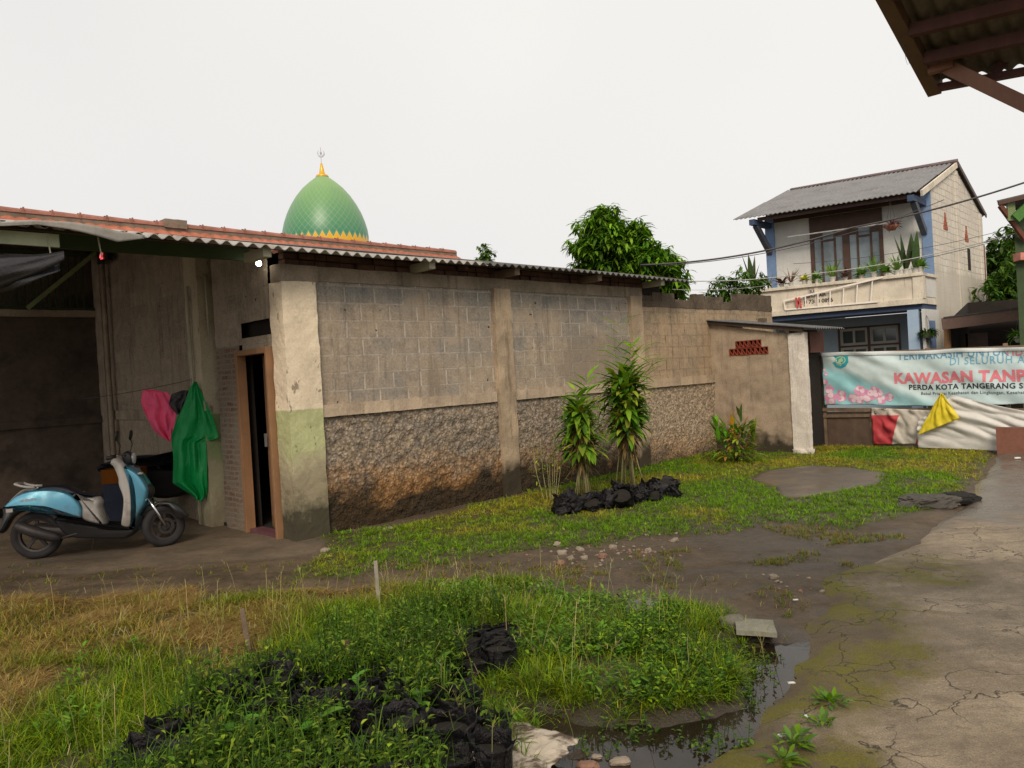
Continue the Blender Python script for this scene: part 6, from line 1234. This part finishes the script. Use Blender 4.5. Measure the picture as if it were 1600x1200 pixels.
# the pile of slumped bags by the wall
g2 = 'slumped black bags in the row on the lawn'; L2 = 'small slumped black plastic bag in the row on the lawn below the bound plants'
pr2 = [bag_proto(10 + k, .085, .15, (.45, .55, .6)[k], L2, g2, (0, 0, 0)) for k in range(3)]; used = [False] * 3
line = gp([(868, 798), (912, 792), (960, 786), (1010, 778), (1052, 768)], .04)
for i in range(24):
    t = i / 23 * (len(line) - 1); a = line[int(min(t, len(line) - 1.001))]; b = line[int(min(t, len(line) - 1.001)) + 1]; p = a + (b - a) * (t % 1); off = (i % 3 - 1) * .13
    k = i % 3; o = pr2[k] if not used[k] else copy_tree(pr2[k]); used[k] = True; x, y = p[0] + random.uniform(-.04, .04) - off * .5, p[1] + off + random.uniform(-.04, .04)
    o.location = (x, y, .02); o.rotation_euler = (random.uniform(-.6, .6), random.uniform(-.6, .6), random.uniform(0, 6.3)); s_ = random.uniform(.85, 1.35); o.scale = (s_, s_, s_ * random.uniform(.7, 1.1))

# ================================================================== small things on the ground
def rock(m, c, r, seed, sq=(1, 1, .6), sub=7):
    def f(u, v):
        t = u * 2 * math.pi; p = (v - .5) * math.pi; d = Vector((math.cos(p) * math.cos(t), math.cos(p) * math.sin(t), math.sin(p))); e = Vector([math.copysign(abs(a) ** .7, a) for a in d]); n = 1 + .35 * mn.noise(e * 1.5 + Vector((seed, 0, 0))) + .15 * mn.noise(e * 4 + Vector((seed, 0, 0))); n += (.10 * mn.noise(e * 9 + Vector((seed, 0, 0))) + .07 * mn.noise(e * 19) if sub > 11 else 0); return (c[0] + e.x * r * sq[0] * n, c[1] + e.y * r * sq[1] * n, c[2] + e.z * r * sq[2] * n)
    return m.grid(f, sub * 2, sub)
rub_r = plain('brick rubble', (.22, .12, .08), .9, .3, 20); rub_g = plain('mortar rubble', (.26, .21, .16), .9, .25, 20); stone = plain('grey stone', (.16, .145, .11), .9, .3, 9, dirt=(.06, .07, .03))
rp_ = [tag(rock(MB(), (0, 0, 0), .05, k * 3.3, (1, .8, .55)).build('brick_chunk', (rub_r, rub_g)[k % 2]), 'small chunk of broken brick or mortar in the rubble strip on the driveway', 'rubble', 'rubble strip on the driveway') for k in range(4)]; used = [False] * 4
for i in range(120):
    x, y = (random.gauss(945, 65), 0); y = 872 - (x - 870) * .085 + random.gauss(0, 9)
    if i > 104: x, y = random.uniform(1190, 1300), random.uniform(898, 925)
    c = gnd(x, y); k = random.randrange(4); o = rp_[k] if not used[k] else rp_[k].copy()
    if used[k]: col.objects.link(o)
    used[k] = True; s_ = random.uniform(.08, .36) if i % 11 else .75; o.location = (c[0], c[1], float(ground_z(c[:1], c[1:2])[0]) + .012 * s_); o.scale = (s_, s_, s_); o.rotation_euler = (random.uniform(-.4, .4), random.uniform(-.4, .4), random.uniform(0, 6))
for x, y, r, lab in ((1005, 957, .13, 'mossy grey stone half sunk in the grass behind the green mound'), (607, 829, .055, 'round pale stone on the grass edge near the dark wall foot'), (878, 866, .05, 'round pinkish stone at the left of the driveway rubble'), (508, 862, .05, 'small pale stone near the corner pillar foot'), (722, 812, .04, 'pale pebble on the grass along the wall'), (1142, 976, .08, 'dark stone just left of the grey concrete tile'), (708, 862, .04, 'small grey stone at the lawn edge left of the rubble')):
    c = gnd(x, y); tag(rock(MB(), (0, 0, 0), r, x, (1, .8, .55), 9).build('stone', rub_g if 'pale' in lab or 'pink' in lab else stone, smooth=True, loc=(c[0], c[1], .01)), lab, 'stone')
c = gnd(1180, 986); o = thing('concrete_tile', 'square grey concrete tile lying tilted at the head of the puddle', 'paving tile', (c[0], c[1], .03), rad(12)); MB().wbox(-.112, .112, -.135, .135, -.02, .008, .04, .004).build('slab', concrete('tile grey', (.23, .22, .17), .12, (.1, .1, .07), .5), o); o.rotation_euler = (rad(-3), rad(3), rad(-14))
MB().wbox(-.08, .08, -.09, .09, -.07, -.026, .05, .012).build('tile_bed', soil, o)
for x, y, h, tilt, lab, mt in ((592, 948, .33, -.02, 'thin pale grey stake standing at the far edge of the foreground grass', plain('pale stake', (.30, .27, .23), .8, .2, 8)), (390, 1022, .28, -.10, 'short leaning stake, dark below and pale on top, in the foreground grass', plain('dark stake', (.17, .12, .09), .85, .3, 8)), (545, 1100, .32, .03, 'brown wooden stake hidden among the bags and weeds', plain('brown stake', (.10, .055, .035), .85, .3, 8)), (940, 955, .0, 0, '', None)):
    if not lab: continue
    c = gnd(x, y); o = MB().wbox(-.013, .013, -.010, .010, -.05, h, .05, .003).build('wooden_stake', mt, loc=(c[0], c[1], 0)); o.rotation_euler = (0, tilt, .3); tag(o, lab, 'stake')
# asphalt chunk, and a black lump coloured as the road-edge hole's shade
c = gnd(1475, 786); tag(rock(MB(), (0, 0, 0), .22, 5, (1.3, .8, .32), 24).build('road_edge_lump', plain('dark rubble', (.07, .062, .052), .85, .35, 9, bump=.6, bd=.02), loc=(c[0] - .2, c[1] - .05, .03)), 'broken dark cement lump on the lawn edge beside the road hole', 'rubble')
tag(rock(MB(), (0, 0, 0), .13, 8, (1.6, 1, .5), 22).build('road_edge_lump', plain('pit shade', (.016, .014, .012), .95, .3, 9), loc=(c[0] + .12, c[1] + .0, .035)), 'black lump standing in for the shaded hole at the broken road edge', 'rubble')
# torn white sacks under the bags
sackm = G('sack'); n_ = sackm.noise(6, 6, .65, None, .4); cc = sackm.mix(sackm.mr(n_, .5, .6), (.50, .43, .34), (.09, .06, .04)); sackm.done(cc, .7, sackm.bump(sackm.noise(12, 5, .6, None, .8), .6, .02), 0, .3)
def sack(name, label, px, z, dz, amp):
    P = [np.array(gnd(a, b, z)) for a, b in px]; o0 = P[0].copy(); o0[2] = 0; o = thing(name, label, 'sack', tuple(o0))
    def f(u, v):
        p = (P[0] * (1 - u) + P[1] * u) * (1 - v) + (P[3] * (1 - u) + P[2] * u) * v - o0; e = min(u, 1 - u, v, 1 - v)
        return (p[0] + .02 * mn.noise(Vector((v * 6, u * 6, 2))), p[1] + .02 * mn.noise(Vector((v * 6, u * 6, 8))), p[2] + dz * (1 - v) + amp * (mn.noise(Vector((u * 3, v * 3, px[0][0]))) + .5 * mn.noise(Vector((u * 8, v * 8, 1)))) + amp * .6)
    MB().grid(f, 40, 34).build('sheet', sackm.mat, o, smooth=True, solid=.004)
sack('woven_sack', 'torn dirty white woven sack lying flat under the nearest black bags', [(795, 1125), (905, 1158), (850, 1215), (720, 1215)], .015, .0, .014)
sack('woven_sack', 'cleaner folded white sack corner at the bottom edge, below the torn one', [(795, 1172), (855, 1195), (830, 1260), (700, 1250)], .05, .0, .012)
for x, y, r, lab in ((970, 1192, .035, 'pale lump of rubbish floating in the puddle near the bottom edge'), (918, 1198, .04, 'dull red scrap in the puddle at the bottom edge'), (932, 1184, .02, 'small pink pebble beside the floating rubbish')):
    c = gnd(x, y, -.05); tag(rock(MB(), (0, 0, 0), r, x, (1.2, .7, .4), 7).build('litter', rub_r if 'red' in lab else rub_g, loc=(c[0], c[1], -.045)), lab, 'litter')
for x, y in ((1237, 1068), (1243, 938), (1262, 1120), (1222, 1150), (1590, 716)):
    c = gnd(x, y, .02); tag(rock(MB(), (0, 0, 0), .012 if x < 1500 else .03, x, (1.6, .7, .4), 5).build('litter', M['hwhite'], loc=(c[0], c[1], .024)), 'tiny white scrap of litter lying on the concrete', 'litter', 'tiny white scraps on the concrete')
